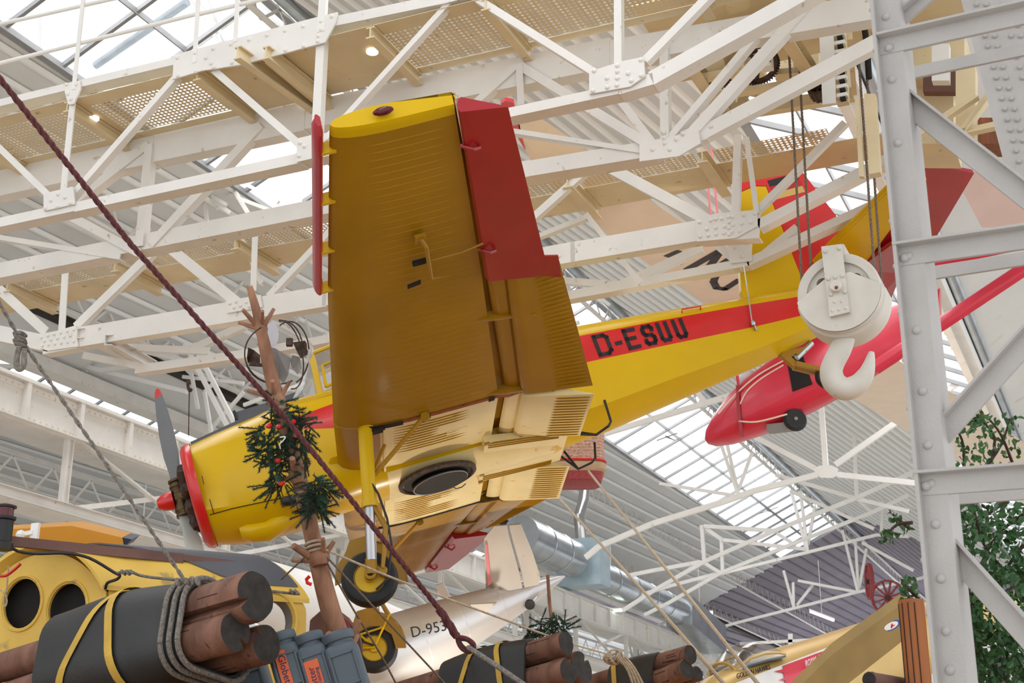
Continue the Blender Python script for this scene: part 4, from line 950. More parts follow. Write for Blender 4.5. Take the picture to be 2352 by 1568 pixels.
# ------------------------------------------------------------------ roof trusses across the hall (each in its own vertical plane)
def rtruss(Y, lines, label, w=.12):
    b = MB()
    for il_, l in enumerate(lines):
        pts = [l[i:i+2] for i in range(0, len(l), 2)]
        for ik_, ((x1, y1), (x2, y2)) in enumerate(zip(pts, pts[1:])):
            Yo = Y+.013*(il_*3+ik_ % 3); b.beam(onY(x1, y1, Yo), onY(x2, y2, Yo), w, w*.8, (0, 1, 0))
    return struct('roof_truss', b, M['white'], label)
def gplate(Y, poly, label=None):
    b = MB(); b.prism([onY(x, y, Y) for x, y in poly], V((0, -.03, 0))); return struct('roof_truss_plate', b, M['white'], label)
rtruss(30, [(1380, 998, 1500, 962, 1620, 926, 1700, 902, 1800, 870), (1620, 926, 1560, 840), (1440, 980, 1350, 905)], 'white tie rod seen just under the yellow fuselage')
rtruss(34, [(1345, 1280, 1375, 1255, 1420, 1236, 1500, 1202, 1656, 1154, 1732, 1127, 1877, 1090), (1924, 1090, 2080, 1107, 2200, 1120), (1897, 1075, 1884, 900, 1876, 800), (1919, 1067, 2050, 976, 2200, 880), (1873, 1076, 1735, 1004, 1640, 955)], 'nearest white roof truss, with an eight-sided plate, right of the red glider nose', .13)
gplate(34, [(1873, 1074), (1885, 1069), (1912, 1069), (1925, 1076), (1923, 1092), (1912, 1098), (1886, 1097), (1872, 1086)])
rtruss(44, [(1430, 1402, 1500, 1357, 1616, 1290, 1782, 1217, 1967, 1143, 2080, 1092, 2160, 1055), (1782, 1090, 1967, 1145, 2087, 1174), (1962, 1000, 1968, 1140), (1612, 1206, 1618, 1290), (1617, 1208, 1786, 1219), (1620, 1212, 1660, 1240), (1440, 1322, 1500, 1310, 1610, 1290)], 'second white roof truss under the bright skylight')
rtruss(50, [(1480, 1412, 1536, 1384, 1656, 1315, 1855, 1235, 2002, 1177, 2087, 1136), (1815, 1127, 2007, 1214), (1656, 1239, 1851, 1261), (1657, 1239, 1660, 1315), (1620, 1293, 1656, 1316), (1470, 1366, 1540, 1345, 1652, 1316), (1785, 1225, 1828, 1252), (1967, 1145, 2005, 1178)], 'third white roof truss under the bright skylight')
rtruss(58, [(1610, 1330, 1681, 1311, 1855, 1268, 2014, 1228, 2087, 1232), (1838, 1127, 1855, 1265), (1817, 1127, 1852, 1260), (1871, 1165, 1856, 1250), (1980, 1246, 2098, 1310), (2024, 1230, 2032, 1080)], 'fourth white roof truss under the bright skylight')
rtruss(66, [(1560, 1468, 1688, 1431, 1822, 1397, 1967, 1360, 2101, 1331, 2180, 1310), (1833, 1333, 1967, 1359), (1822, 1337, 1823, 1395), (1935, 1217, 1970, 1357), (1965, 1245, 1972, 1357), (1990, 1260, 1974, 1350), (1800, 1310, 1822, 1390), (1867, 1343, 1830, 1390)], 'farthest white roof truss, in front of the end wall')
for Y, pts, lab in ((36, [(1656, 1020, 1696, 1138), (1670, 1020, 1697, 1138), (1727, 1040, 1698, 1120), (1515, 1110, 1690, 1138)], 'fan of thin struts under the skylight left of the red nose'),
               (26, [(425, 790, 580, 1090), (445, 790, 600, 1090), (425, 830, 230, 850), (230, 850, 60, 800), (300, 800, 430, 830), (150, 830, 430, 900), (0, 840, 200, 850)], 'white roof struts behind the propeller'),
               (27, [(480, 1090, 485, 990, 470, 900), (455, 1090, 470, 1000), (455, 940, 440, 860, 410, 830), (470, 900, 500, 870), (560, 930, 700, 880), (420, 865, 560, 880), (480, 990, 560, 900)], 'white curved roof struts above the nose of the airplane'),
               (25, [(440, 0, 545, 160), (455, 0, 560, 150), (585, 0, 660, 70), (600, 0, 640, 60), (480, 0, 520, 110), (455, 105, 590, 5)], 'struts under the skylight at the top left'),
               (24, [(0, 90, 150, 215), (20, 60, 230, 240), (0, 130, 100, 235), (92, 40, 88, 150), (24, 40, 24, 140)], 'roof struts at the top left corner'),
               (23.5, [(400, 400, 520, 470), (380, 370, 530, 490), (470, 440, 475, 510), (440, 400, 460, 470), (490, 430, 500, 480), (540, 440, 570, 490), (560, 420, 640, 465), (480, 430, 720, 520), (680, 395, 690, 470), (545, 420, 720, 370)], 'roof struts behind the near crane girder'),
               (29, [(1400, 700, 1330, 650), (1200, 790, 1330, 740)], 'roof struts behind the flap')):
    rtruss(Y, pts, lab, .08 if Y != 26 else .10)
for x1, y1, x2, y2, zz in ((220, 150, 430, 5, 13.0), (520, 160, 720, 20, 13.2)):
    b = MB(); p = onY(x1, y1, 26); q = onY(x2, y2, 25); b.tube([p, q], .11, 10); single('ventilation_tube', b, M['duct'], 'slanting silver tube across the top left skylight' if x1 == 220 else 'slanting silver tube nearer the white gusset', 'pipe')
# ducts
XD = -17.4
def oX(x, y): return onX(x, y, XD)
b = MB(); p0, p1 = oX(1195, 1228), oX(1312, 1283); b.tube([p0, p1], .62, 24)
for t in (.35, .7): b.lathe([(.625, -.03), (.64, 0), (.625, .03)], p0.lerp(p1, t), p1-p0, 24, cap=False)
dk = thing('ventilation_duct', 'large silver ventilation duct behind the flap', 'duct', p1); obj('round_duct', b, M['duct'], dk)
b = MB(); q0, q1 = oX(1322, 1290), oX(1350, 1300); b.box((q0+q1)/2, 1.7, 1.0, 1.6); obj('duct_box', b, M['ductblue'], dk, 'pale blue metal box of the duct')
b = MB(); r0, r1 = oX(1350, 1312), oX(1560, 1402); b.tube([r0, r1], .52, 20)
for t in (.2, .4, .6, .8): b.lathe([(.525, -.03), (.54, 0), (.525, .03)], r0.lerp(r1, t), r1-r0, 20, cap=False)
obj('round_duct', b, M['duct'], dk)
b = MB(); r2 = oX(1640, 1470); b.beam(r1, r2, 1.1, 1.2); obj('square_duct', b, M['duct'], dk)
b = MB(); b.tube([oX(1345, 1105), oX(1340, 1150), oX(1330, 1185), oX(1333, 1215), oX(1340, 1290)], .19, 14); obj('flue_pipe', b, M['chrome'], dk, 'shiny vertical flue pipe')
# lights
for x, y, Y, dx, lab in ((1888, 1414, 62, (.9, 0, -.4), 'glowing tube lamp in the dark far bay'), (1608, 1409, 60, (1, 0, 0), 'glowing tube lamp beside the square duct'), (1405, 1402, 50, (1, 0, 0), 'glowing tube lamp beyond the round duct'), (325, 1243, 24, (.6, .8, 0), 'white tube lamp under the runway girder')):
    p = onY(x, y, Y); d = V(dx).normalized()*(.55 if Y > 30 else .35); b = MB(); b.tube([p-d, p+d], .05, 8)
    f = thing('tube_lamp', lab, 'lamp', p); obj('tube', b, M['lamp'], f); b = MB(); b.beam(p-d*1.05+V((0, 0, .08)), p+d*1.05+V((0, 0, .08)), .12, .06); obj('lamp_housing', b, M['white'], f); b = MB(); b.tube([p+V((0, 0, .1)), p+V((0, 0, 2.4))], .015, 6); obj('hanger', b, M['white'], f)
# spoked wheels on the end wall
def spoked(x, y, Y, r, ax, lab, n=12):
    c = onY(x, y, Y); ax = V(ax).normalized(); u = ax.orthogonal().normalized(); v = ax.cross(u); f = thing('spoked_wheel', lab, 'wheel', c, 'old wheels at the far wall')
    b = MB(); b.lathe([(r*.9, -.08), (r, -.08), (r, .08), (r*.9, .08), (r*.9, -.08)], c, ax, 30, cap=False); obj('rim', b, M['basketred'], f)
    b = MB(); b.lathe([(r*.14, -.15), (r*.14, .15)], c, ax, 14); obj('hub', b, M['rust'], f)
    for k in range(n):
        d = u*cos(2*pi*k/n)+v*sin(2*pi*k/n); b = MB(); b.beam(c+d*r*.1, c+d*r*.92, .07, .07, ax); obj('spoke', b, M['basketred'], f)
spoked(2040, 1372, 62, .75, (.2, 1, .1), 'large red spoked wheel low on the far wall, seen face on'); spoked(1997, 1335, 60, .76, (1, .35, 0), 'narrow red spoked wheel, seen nearly edge on')
# ================================================================== expedition raft in the foreground
def tubepx(name_or_b, pts, d, r, n=8):
    b = name_or_b if isinstance(name_or_b, MB) else MB()
    P = []
    for i, p in enumerate(pts):
        dd = p[2] if len(p) > 2 else (d if not isinstance(d, (list, tuple)) else d[i])
        P.append(at(p[0], p[1], dd))
    rr = r
    P2, R2 = smooth(P, rr if isinstance(rr, (list, tuple)) else [rr]*len(P)) if len(P) > 2 else (P, rr if isinstance(rr, (list, tuple)) else [rr]*2)
    b.tube(P2, R2, n); return b
ZE = 1.789+CZ
C0_ = at(245, 1345, 11.0); C0_.z = ZE
C1_ = at(705, 1375, 11.62); C1_.z = ZE
CL_ = at(-45, 1358, 11.3); CL_.z = ZE
sd_ = (C1_-C0_); LS = sd_.length; sd_ = sd_.normalized(); fd_ = (CL_-C0_); LF = fd_.length; fd_ = fd_.normalized()
nf = fd_.cross(V((0, 0, 1))).normalized(); nf = nf if nf.dot(CAM-C0_) > 0 else -nf
ns = sd_.cross(V((0, 0, 1))).normalized(); ns = ns if ns.dot(CAM-C0_) > 0 else -ns
cab = thing('raft_cabin', 'weathered yellow raft cabin with an arched roof and round portholes', 'cabin', C0_-V((0, 0, 1.2)))
def archz(u): return .0+.33*(1-abs(2*u-1)**2.2)
arch = [(LF*u, archz(u)) for u in np.linspace(0, 1, 25)]
b = MB()
hol = []
for x, y in ((165, 1400), (38, 1382)):
    dd = 11.2; p = at(x, y, 11.1)-C0_; hol.append(ell(p.dot(fd_), p.z, .165, .195, 28))
plate_holes(b, [(0, -1.1)]+[(x, z-.05) for x, z in arch]+[(LF, -1.1)], hol, C0_, fd_, (0, 0, 1), -nf*.03)
fr = obj('front_wall', b, M['cabin'], cab)
b = MB(); p = at(617, 1425, 11.45)-C0_; hx = p.dot(sd_)
out = [(0.02, -1.1), (0.02, .0)]+[(LS-.12+.12*sin(t), -.12+.12*cos(t)) for t in np.linspace(0, pi/2, 6)]+[(LS+.03, -1.1)]
plate_holes(b, out, [ell(hx, p.z, .20, .21, 30)], C0_, sd_, (0, 0, 1), -ns*.03)
sw = obj('side_wall', b, M['cabin'], cab)
b = MB(); 
ringp = [C0_+sd_*(hx+.225*cos(2*pi*k/30))+V((0, 0, p.z+.235*sin(2*pi*k/30)))+ns*.006 for k in range(31)]; b.tube(ringp, .018, 6); obj('porthole_rim', b, M['cabin'], sw)
b = MB(); b.sheet([[C0_+sd_*(hx+.23*cos(2*pi*k/30)*q)+V((0, 0, p.z+.24*sin(2*pi*k/30)*q))-ns*(.035+.1*(q < .8)) for k in range(31)] for q in (1, .86, .75)]); obj('porthole_frame', b, M['tinplate'], sw)
for h in hol:
    b = MB(); cx = sum(q[0] for q in h)/len(h); cy = sum(q[1] for q in h)/len(h)
    b.tube([C0_+fd_*(cx+(.185)*cos(2*pi*k/30))+V((0, 0, cy+.215*sin(2*pi*k/30)))+nf*.002 for k in range(31)], .012, 6); obj('porthole_rim', b, M['cabin'], fr)
# roof shell with overhanging lip
b = MB()
def roofp(u, t, off=0): 
    z = archz(u); nz = V((0, 0, 1)); return C0_+fd_*(LF*u)+sd_*t+V((0, 0, z+off))
us = np.linspace(-.02, 1.02, 30)
b.sheet([[roofp(min(max(u, 0), 1), t)+fd_*(LF*(u-min(max(u, 0), 1)))+nf*(.06 if t <= 0 else 0)+V((0, 0, -.04*(abs(2*u-1) > 1))) for u in us] for t in (-.02, .3, .8, LS)], V((0, 0, .035)))
obj('roof', b, M['cabin'], cab)
b = MB(); b.sheet([[roofp(u, t, .05) for u in np.linspace(max(.03, .45-.5*(t-.35)/(LS*.5)), .56, 10)] for t in np.linspace(.35, LS-.05, 9)], V((0, 0, .012))); obj('roof_mat', b, M['antiglare'], cab, 'dark grey sheet on the roof')
b = MB(); b.prism([C0_+fd_*x+V((0, 0, z))-nf*.12 for x, z in ((.02, -1.05), (.02, .0), (LF*.5, .25), (LF-.02, 0), (LF-.02, -1.05))], -nf*.02); obj('inner_shade_panel', b, M['dark'], cab, 'black panel standing for the shade inside the cabin')  # black panel behind the portholes stands for the unlit interior
# things on the cabin roof
b = MB(); b.beam(at(15, 1242, 10.9), at(420, 1283, 11.45), .05, .075); b.beam(at(420, 1281, 11.45), at(603, 1303, 11.75), .05, .05); single('roof_rail', b, M['board'], 'long brown plank along the top of the yellow cabin', 'plank')
b = MB(); b.lathe([(.085, 0), (.085, .05), (.07, .06), (.07, .22), (.085, .23), (.085, .25)], at(2, 1262, 10.7), (0, 0, 1), 18); lam = thing('navigation_lamp', 'black navigation lamp with red lens at the left edge', 'lamp', at(2, 1262, 10.7)); obj('lamp_base', b, M['black'], lam)
b = MB(); b.lathe([(.062, .25), (.062, .32)], at(2, 1262, 10.7), (0, 0, 1), 18); obj('lens', b, M['redlens'], lam); b = MB(); b.lathe([(.08, .32), (.08, .335), (.03, .35)], at(2, 1262, 10.7), (0, 0, 1), 18); obj('cap', b, M['black'], lam)
single('electric_cable', tubepx(MB(), [(2, 1218, 10.7), (12, 1243, 10.75), (40, 1265, 10.85), (85, 1271, 10.85), (150, 1270, 10.85), (205, 1281, 10.88), (262, 1314, 10.92), (275, 1321, 10.9), (268, 1330, 10.9), (247, 1338, 10.92), (242, 1352, 10.93)], 0, .012, 8), M['black'], 'black cable drooping over the front of the yellow cabin roof', 'cable')
b = tubepx(MB(), [(268, 1316, 10.9), (285, 1313, 10.9), (300, 1312, 10.9), (330, 1323, 10.95), (410, 1332, 11.02), (440, 1336, 11.05)], 0, .012, 7)
for k in range(5): b.lathe([(.014, -.008), (.022, 0), (.014, .008)], at(281+5*k, 1313+(k % 2)*3, 10.88), (1, .2*(k % 3-1), .3), 10)
single('lashing_rope', b, M['ropeg'], 'knotted grey rope tied along the upper edge of the cabin side, at its left half', 'rope')
b = tubepx(MB(), [(600, 1355, 11.35), (640, 1359, 11.4), (665, 1362, 11.45), (688, 1364, 11.5)], 0, .011, 7)
for k in range(4): b.lathe([(.014, -.008), (.022, 0), (.014, .008)], at(668+5*k, 1357+(k % 2)*4, 11.44), (1, .2*(k % 3-1), .3), 10)
single('lashing_rope', b, M['ropeg'], 'short knotted rope at the right end of the cabin, beside the log end', 'rope')
b = tubepx(MB(), [(20, 1300, 10.95), (18, 1318, 10.95), (16, 1345, 10.95), (12, 1368, 10.95)], 0, .006, 6); b = tubepx(b, [(11, 1366, 10.94), (8, 1382, 10.94), (12, 1392, 10.94), (16, 1380, 10.94), (13, 1366, 10.94)], 0, .006, 6); b = tubepx(b, [(0, 1354, 10.95), (12, 1362, 10.94)], 0, .006, 6)
single('porthole_cord', b, M['ropew'], 'thin pale cord with a loop hanging over the left porthole', 'cord')
b = tubepx(MB(), [(-8, 1322, 10.95), (12, 1322, 10.95), (30, 1310, 10.95), (47, 1295, 10.95)], 0, .012, 7); single('red_pull_handle', b, M['red'], 'red bent rod above the left porthole', 'handle')
# logs
def log_obj(pts, label, group, notch=None, mt='log', n=32, seed=0):
    """pts: (x,y,depth,radius) from the cut end backwards"""
    rn = random.Random(seed); P = [at(*p[:3]) for p in pts]; R = [p[3] for p in pts]; b = MB()
    wob = [1+rn.uniform(-.035, .035) for _ in range(n)]; wob = [(wob[i-1]+2*wob[i]+wob[(i+1) % n])/4 for i in range(n)]
    ax = (P[0]-P[1]).normalized(); u = V((0, 0, 1)); u = (u-ax*u.dot(ax)).normalized(); v = ax.cross(u); rings = []
    st = [0, .012, .03, .35]+[k for k in (.6, .8, 1.0)]
    for t in st:
        s = t*(len(P)-1); i = min(int(s), len(P)-2); f = s-i; c = P[i].lerp(P[i+1], f); r = R[i]*(1-f)+R[i+1]*f
        if t == 0: r *= .96
        ring = []
        for k in range(n):
            w_ = wob[k]
            if notch is not None and t < .3:
                dk = min((k-notch) % n, (notch-k) % n)
                if dk == 0: w_ *= .38 if t < .1 else .8
                elif dk == 1: w_ *= .97
            ring.append(c+(u*cos(2*pi*k/n)+v*sin(2*pi*k/n))*r*w_)
        rings.append(ring)
    b.loft(rings, mats=lambda i, j: 0)
    b.mi[-2] = 1
    # growth checks along the log
    for k in range(5):
        a = rn.uniform(0, 2*pi); t0 = rn.uniform(.02, .3); c0 = P[0].lerp(P[1], t0); c1 = P[0].lerp(P[1], min(1, t0+rn.uniform(.1, .3))); d = u*cos(a)+v*sin(a)
        b.tube([c0+d*R[0]*.985, c1+d*R[0]*.97], .004, 4, m=1)
    return single('log', b, [M[mt], M['logend']], label, 'log', group)
A0, B0, D0 = (587, 1368, 9.0, .165), (541, 1450, 8.9, .128), (612, 1478, 9.12, .128)
log_obj([A0, (300, 1450, 9.6, .15), (60, 1517, 10.1, .105), (-120, 1567, 10.5, .1)], 'thick log with a wedge split, topmost of the near bundle', 'logs of the near bundle', notch=10, seed=1)
log_obj([B0, (280, 1520, 9.5, .12), (60, 1588, 9.95, .11), (-100, 1640, 10.3, .1)], 'lower left log of the near bundle, with a bored hole', 'logs of the near bundle', notch=20, seed=2)
log_obj([D0, (330, 1550, 9.7, .12), (100, 1625, 10.2, .1)], 'lower right log of the near bundle, above the blue drums', 'logs of the near bundle', notch=4, seed=3)
def hull2(cs):
    pts = []
    for (x, y), r in cs: pts += [(x+r*cos(2*pi*k/40), y+r*sin(2*pi*k/40)) for k in range(40)]
    pts = sorted(set(pts)); lo = []
    def half(ps):
        h = []
        for p in ps:
            while len(h) > 1 and (h[-1][0]-h[-2][0])*(p[1]-h[-2][1])-(h[-1][1]-h[-2][1])*(p[0]-h[-2][0]) <= 0: h.pop()
            h.append(p)
        return h
    a = half(pts); c = half(pts[::-1]); h = a[:-1]+c[:-1]
    # resample by angle
    L_ = [0]
    for i in range(len(h)): q = h[(i+1) % len(h)]; L_.append(L_[-1]+hypot(q[0]-h[i][0], q[1]-h[i][1]))
    N = 48; o = []
    for k in range(N):
        s = L_[-1]*k/N; i = max(j for j in range(len(h)) if L_[j] <= s); f = (s-L_[i])/(L_[i+1]-L_[i]+1e-9); q = h[(i+1) % len(h)]
        o.append((h[i][0]+(q[0]-h[i][0])*f, h[i][1]+(q[1]-h[i][1])*f))
    return o
class Wrap:
    """a mat wound round a bundle of logs"""
    def __init__(s, logs, grow=.025):
        # logs: list of (near point, far point, r near, r far)
        s.logs = [(V(a), V(c), r0, r1) for a, c, r0, r1 in logs]; s.ax = (s.logs[0][1]-s.logs[0][0]); s.L = s.ax.length; s.ax.normalize()
        u = V((0, 0, 1)); s.u = (u-s.ax*u.dot(s.ax)).normalized(); s.v = s.ax.cross(s.u); s.o = s.logs[0][0]; s.g = grow
    def ring(s, t, off=0, bulge=0):
        cs = []
        for a, c, r0, r1 in s.logs:
            tt = t; p = a.lerp(c, tt)-s.o; cs.append(((p.dot(s.v), p.dot(s.u)), r0+(r1-r0)*tt+s.g+off+bulge))
        return [s.o+s.ax*(s.L*t)+s.v*x+s.u*y for x, y in hull2(cs)]
    def mat(s, t0, t1, bul=lambda t: 0):
        b = MB(); ts = np.linspace(t0, t1, 9); R = [s.ring(t, 0, bul((t-t0)/(t1-t0))) for t in ts]; I = [s.ring(t, -.018, bul((t-t0)/(t1-t0))) for t in (ts[0], ts[-1])]
        b.loft([I[0]]+R+[I[1]], cap=False); return b
    def strap(s, f, w, off=.01, bul=0):
        b = MB(); rows = []
        R0 = None
        N = 48; g = []
        Rm = s.ring(.45); z0, z1 = min(p.z for p in Rm), max(p.z for p in Rm)
        for k in range(N+1):
            t = f((Rm[k % N].z-z0)/(z1-z0)); row = []
            for dt in (-w/2, w/2):
                r = s.ring(t+dt/s.L, off, bul(t) if callable(bul) else bul); row.append(r[k % N])
            g.append(row)
        b.sheet(g); return b
def bundle(lg, t_far=1.0): return [(at(*a[:3]), at(*c[:3]), a[3], c[3]) for a, c in lg]
w1 = Wrap(bundle([(A0, (60, 1517, 10.1, .105)), (B0, (60, 1588, 9.95, .11)), (D0, (100, 1625, 10.2, .1))]), .03)
bl1 = lambda q: .11*sin(min(1, q*1.25)*pi*.62)
single('rubber_mat', w1.mat(.205, .80, bl1), M['rubber'], 'large black rubber mat wrapped around the near log bundle', 'mat', 'rubber mats around log bundles')
bf = lambda t: bl1((t-.205)/.595)
single('ratchet_strap', w1.strap(lambda h: .49+.24*(1-h), .075, .012, bf), M['strap'], 'yellow strap running slantwise over the near rubber mat', 'strap', 'yellow straps on the near mat')
single('ratchet_strap', w1.strap(lambda h: .50-.08*(1-h), .075, .016, bf), M['strap'], 'yellow strap running straight round the near rubber mat, nearer the log ends', 'strap', 'yellow straps on the near mat')
for k, (t, lab) in enumerate(((.195, 'grey rope turn round the near mat, closest to the log ends'), (.222, 'second grey rope turn round the near mat'), (.247, 'third grey rope turn round the near mat, toward the straps'))):
    b = MB(); b.tube([p for p in w1.ring(t+.006*k, .022, bf(max(t, .21)))]+[w1.ring(t+.006*k, .022, bf(max(t, .21)))[0]], .019, 8); single('rope_lashing', b, M['ropeg'], lab, 'rope', 'rope turns on the near mat')
# second and third bundle
E0, F0, G0 = (1300, 1476, 11.5, .10), (1338, 1532, 11.7, .14), (1306, 1540, 11.35, .105)
log_obj([E0, (1100, 1535, 12.0, .095), (880, 1600, 12.6, .09)], 'upper log of the middle bundle, in front of the small fir sprig', 'logs of the middle bundle', seed=4)
log_obj([F0, (1150, 1600, 12.1, .12), (900, 1680, 12.7, .1)], 'lower right log of the middle bundle, with the widest cut end', 'logs of the middle bundle', notch=28, seed=5)
log_obj([G0, (1120, 1590, 11.9, .11), (880, 1660, 12.5, .1)], 'lower left log of the middle bundle, with a bored hole', 'logs of the middle bundle', notch=31, seed=6)
w2 = Wrap(bundle([(E0, (1000, 1564, 12.3, .095)), (F0, (1000, 1650, 12.4, .11)), (G0, (990, 1630, 12.2, .1))]), .02)
b2 = lambda q: .045*sin(q*pi*.8)
single('rubber_mat', w2.mat(.235, .88, b2), M['rubber'], 'black rubber mat around the middle log bundle below the rope ring', 'mat', 'rubber mats around log bundles')
b2f = lambda t: b2((t-.235)/.645)
for f, lab in ((lambda h: .60+.16*(1-h), 'yellow printed strap on the left part of the middle mat'), (lambda h: .44-.07*(1-h), 'yellow strap on the right part of the middle mat')):
    so_ = single('ratchet_strap', w2.strap(f, .055, .012, b2f), M['strap'], lab, 'strap')
    if 'printed' in lab:
        def near_(x, y):
            best = None
            for v_ in so_.data.vertices:
                p_ = so_.location+v_.co; dd_ = dep(p_); q_ = p_-CAM; sx, sy = 1176+FPX*q_.dot(RT)/dd_, 784-FPX*q_.dot(UP)/dd_; k_ = (hypot(sx-x, sy-y) > 22, dd_)
                if best is None or k_ < best[0]: best = (k_, p_)
            return best[1]
        pa_, pb_ = near_(1097, 1514), near_(1068, 1560); text_part('strap_lettering', 'ELBRO', .05, M['rust'], so_, pa_-FW*.02-RT*.005, pb_-pa_, RT*.9+UP*.4, .001)
H0, I0, J0 = (1586, 1502, 13.5, .092), (1578, 1537, 13.4, .10), (1603, 1546, 13.6, .075)
log_obj([H0, (1480, 1532, 13.9, .088), (1350, 1570, 14.3, .08)], 'upper log of the far bundle, next to the golden jet', 'logs of the far bundle', seed=7)
log_obj([I0, (1460, 1580, 13.8, .09), (1330, 1620, 14.2, .08)], 'lower left log of the far bundle, with a bored hole', 'logs of the far bundle', seed=8)
log_obj([J0, (1480, 1590, 14.0, .07), (1350, 1640, 14.4, .07)], 'smallest log of the far bundle, lowest at its right', 'logs of the far bundle', seed=9)
w3 = Wrap(bundle([(H0, (1400, 1556, 14.1, .08)), (I0, (1390, 1600, 14.0, .085)), (J0, (1420, 1610, 14.2, .07))]), .018)
single('rubber_mat', w3.mat(.36, .92, lambda q: .03*sin(q*pi*.8)), M['rubber'], 'black rubber mat around the far log bundle', 'mat', 'rubber mats around log bundles')
single('ratchet_strap', w3.strap(lambda h: .86-.1*(1-h), .06, .034), M['strap'], 'yellow strap on the far mat beside the tangled rope', 'strap')
b = MB(); rr = random.Random(3)
for k in range(6):
    c = at(1415+rr.uniform(-12, 12), 1510+rr.uniform(-6, 8), 13.5); a = V((rr.uniform(-1, 1), rr.uniform(-1, 1), rr.uniform(-1, 1))).normalized(); u = a.orthogonal().normalized(); v = a.cross(u)
    b.tube([c+(u*cos(2*pi*i/14)*.07+v*sin(2*pi*i/14)*.05) for i in range(15)], .013, 6)
for k in range(4): b = tubepx(b, [(1418+6*k, 1508, 13.4), (1440+6*k, 1535, 13.4), (1455+8*k, 1575, 13.4)], 0, .013, 6)
single('tangled_rope', b, M['ropew'], 'tangle of pale rope hanging over the far mat', 'rope')
# drums
def drum(x, y, d, w, label, kind=None):
    c = at(x, y, d); ax = (V((0, 0, 1))*.95-RT*.33).normalized(); ex = (RT-ax*RT.dot(ax)).normalized(); ey = ax.cross(ex)
    t = thing('plastic_drum', label, 'drum', c-ax*.6, 'blue grey drums on the raft')
    def rs(h, s, e=4.5, n=32): return [c+ax*h+ex*(s*w*np.sign(cos(2*pi*k/n))*abs(cos(2*pi*k/n))**(2/e))+ey*(s*w*np.sign(sin(2*pi*k/n))*abs(sin(2*pi*k/n))**(2/e)) for k in range(n)]
    b = MB(); b.loft([rs(-.6, .96), rs(-.58, 1), rs(-.03, 1), rs(.0, .96), rs(.015, .84), rs(.03, .80, 2), rs(.05, .80, 2)])
    for s in (-.55, .55): b.beam(c-ey*w*1.0+ex*w*s*1.25-ax*.04, c-ey*w*1.0+ex*w*s*1.25-ax*.5, .012, .02, ey)
    for h in (-.05, -.25, -.45): b.beam(c-ey*w*1.0-ex*w*.68+ax*h, c-ey*w*1.0+ex*w*.68+ax*h, .012, .02, ey)
    body = obj('drum_body', b, M['drum'], t)
    b = MB(); n = 72; b.loft([[c+ax*h+(ex*cos(2*pi*k/n)+ey*sin(2*pi*k/n))*w*s*(1+.02*(k % 2)) for k in range(n)] for h, s in ((.045, .92), (.05, .95), (.10, .93), (.108, .86))]); obj('screw_lid', b, M['drum'], t)
    if kind:
        lo = c-ey*(w*1.0+.006)
        b = MB(); b.prism([lo+ex*x_*w+ax*h for x_, h in ((-.55, -.02), (.12, -.02), (.12, -.58), (-.55, -.58))] if kind == 1 else [lo+ex*x_*w+ax*h for x_, h in ((-.62, -.08), (.28, -.08), (.28, -.60), (-.62, -.60))], -ey*.003)
        lab = obj('label_sheet', b, M['label'], t, 'orange label')
        if kind == 1: text_part('lettering', 'Globetrotter', .066, M['navy'], lab, lo-ey*.005+ex*(-.36*w)+ax*(-.05), -ax, ex, .001)
        else:
            text_part('lettering', 'Globetrotter', .062, M['navy'], lab, lo-ey*.005+ex*(-.1*w)+ax*(-.45), ax, -ex, .001); text_part('lettering', 'Ausrüstung', .036, M['navy'], lab, lo-ey*.005+ex*(.16*w)+ax*(-.30), ax, -ex, .001)
    return t
drum(652, 1490, 9.42, .108, 'blue grey drum whose orange label reads downward', 1); drum(716, 1492, 9.4, .106, 'blue grey drum whose orange label reads upward', 2); drum(783, 1489, 9.38, .115, 'plain blue grey drum, right of the two labelled drums'); drum(570, 1532, 10.0, .13, 'plain blue grey drum, half hidden below the near log ends')
# mast made from a tree trunk
DM = 9.6
mast = thing('tree_trunk_mast', 'peeled tree trunk mast with branch stubs standing on the raft', 'mast', at(790, 1520, DM+.15))
pp = [(573, 657, 7), (590, 718, 10.5), (607, 790, 14), (624, 868, 16), (641, 928, 18), (663, 1010, 17), (690, 1108, 18), (716, 1225, 19), (733, 1300, 21), (756, 1390, 23), (782, 1475, 25), (805, 1560, 27)]
b = tubepx(MB(), [(p[0], p[1], DM+.15*i/11) for i, p in enumerate(pp)], 0, [p[2]*DM/FPX for p in pp], 18)
for x, y, r in ((600, 755, 15), (634, 918, 21), (684, 1094, 21), (732, 1282, 26)): b.lathe([(r*.7*DM/FPX, -.05), (r*DM/FPX, -.01), (r*DM/FPX, .02), (r*.72*DM/FPX, .07)], at(x, y, DM+.04), (RT*-.25+V((0, 0, 1))), 18)
obj('trunk', b, M['bark'], mast)
for x1, y1, x2, y2, r, dz in ((590, 748, 558, 711, 5.5, -.1), (590, 754, 548, 740, 5, 0), (602, 748, 603, 714, 4.5, -.15), (607, 746, 629, 709, 5, .05), (622, 913, 568, 896, 5, 0), (632, 912, 626, 874, 6, -.12), (645, 912, 665, 876, 5, 0), (678, 1096, 671, 1052, 8, -.15), (690, 1092, 711, 1062, 6, 0), (680, 1098, 618, 1099, 5, .1), (722, 1284, 673, 1253, 9, -.1), (744, 1274, 742, 1237, 6, -.1), (748, 1272, 767, 1243, 6, 0), (724, 1288, 672, 1286, 6, .1), (768, 1480, 755, 1455, 9, -.1), (800, 1478, 826, 1424, 7, 0), (803, 1495, 822, 1458, 6, .1)):
    b = MB(); b.tube([at(x1, y1, DM+.03), at((x1*.5+x2*.5), (y1+y2)/2, DM+.03+dz*.5), at(x2, y2, DM+.03+dz)], [r*1.2*DM/FPX, r*DM/FPX, r*.85*DM/FPX], 9); obj('branch_stub', b, M['bark'], mast)
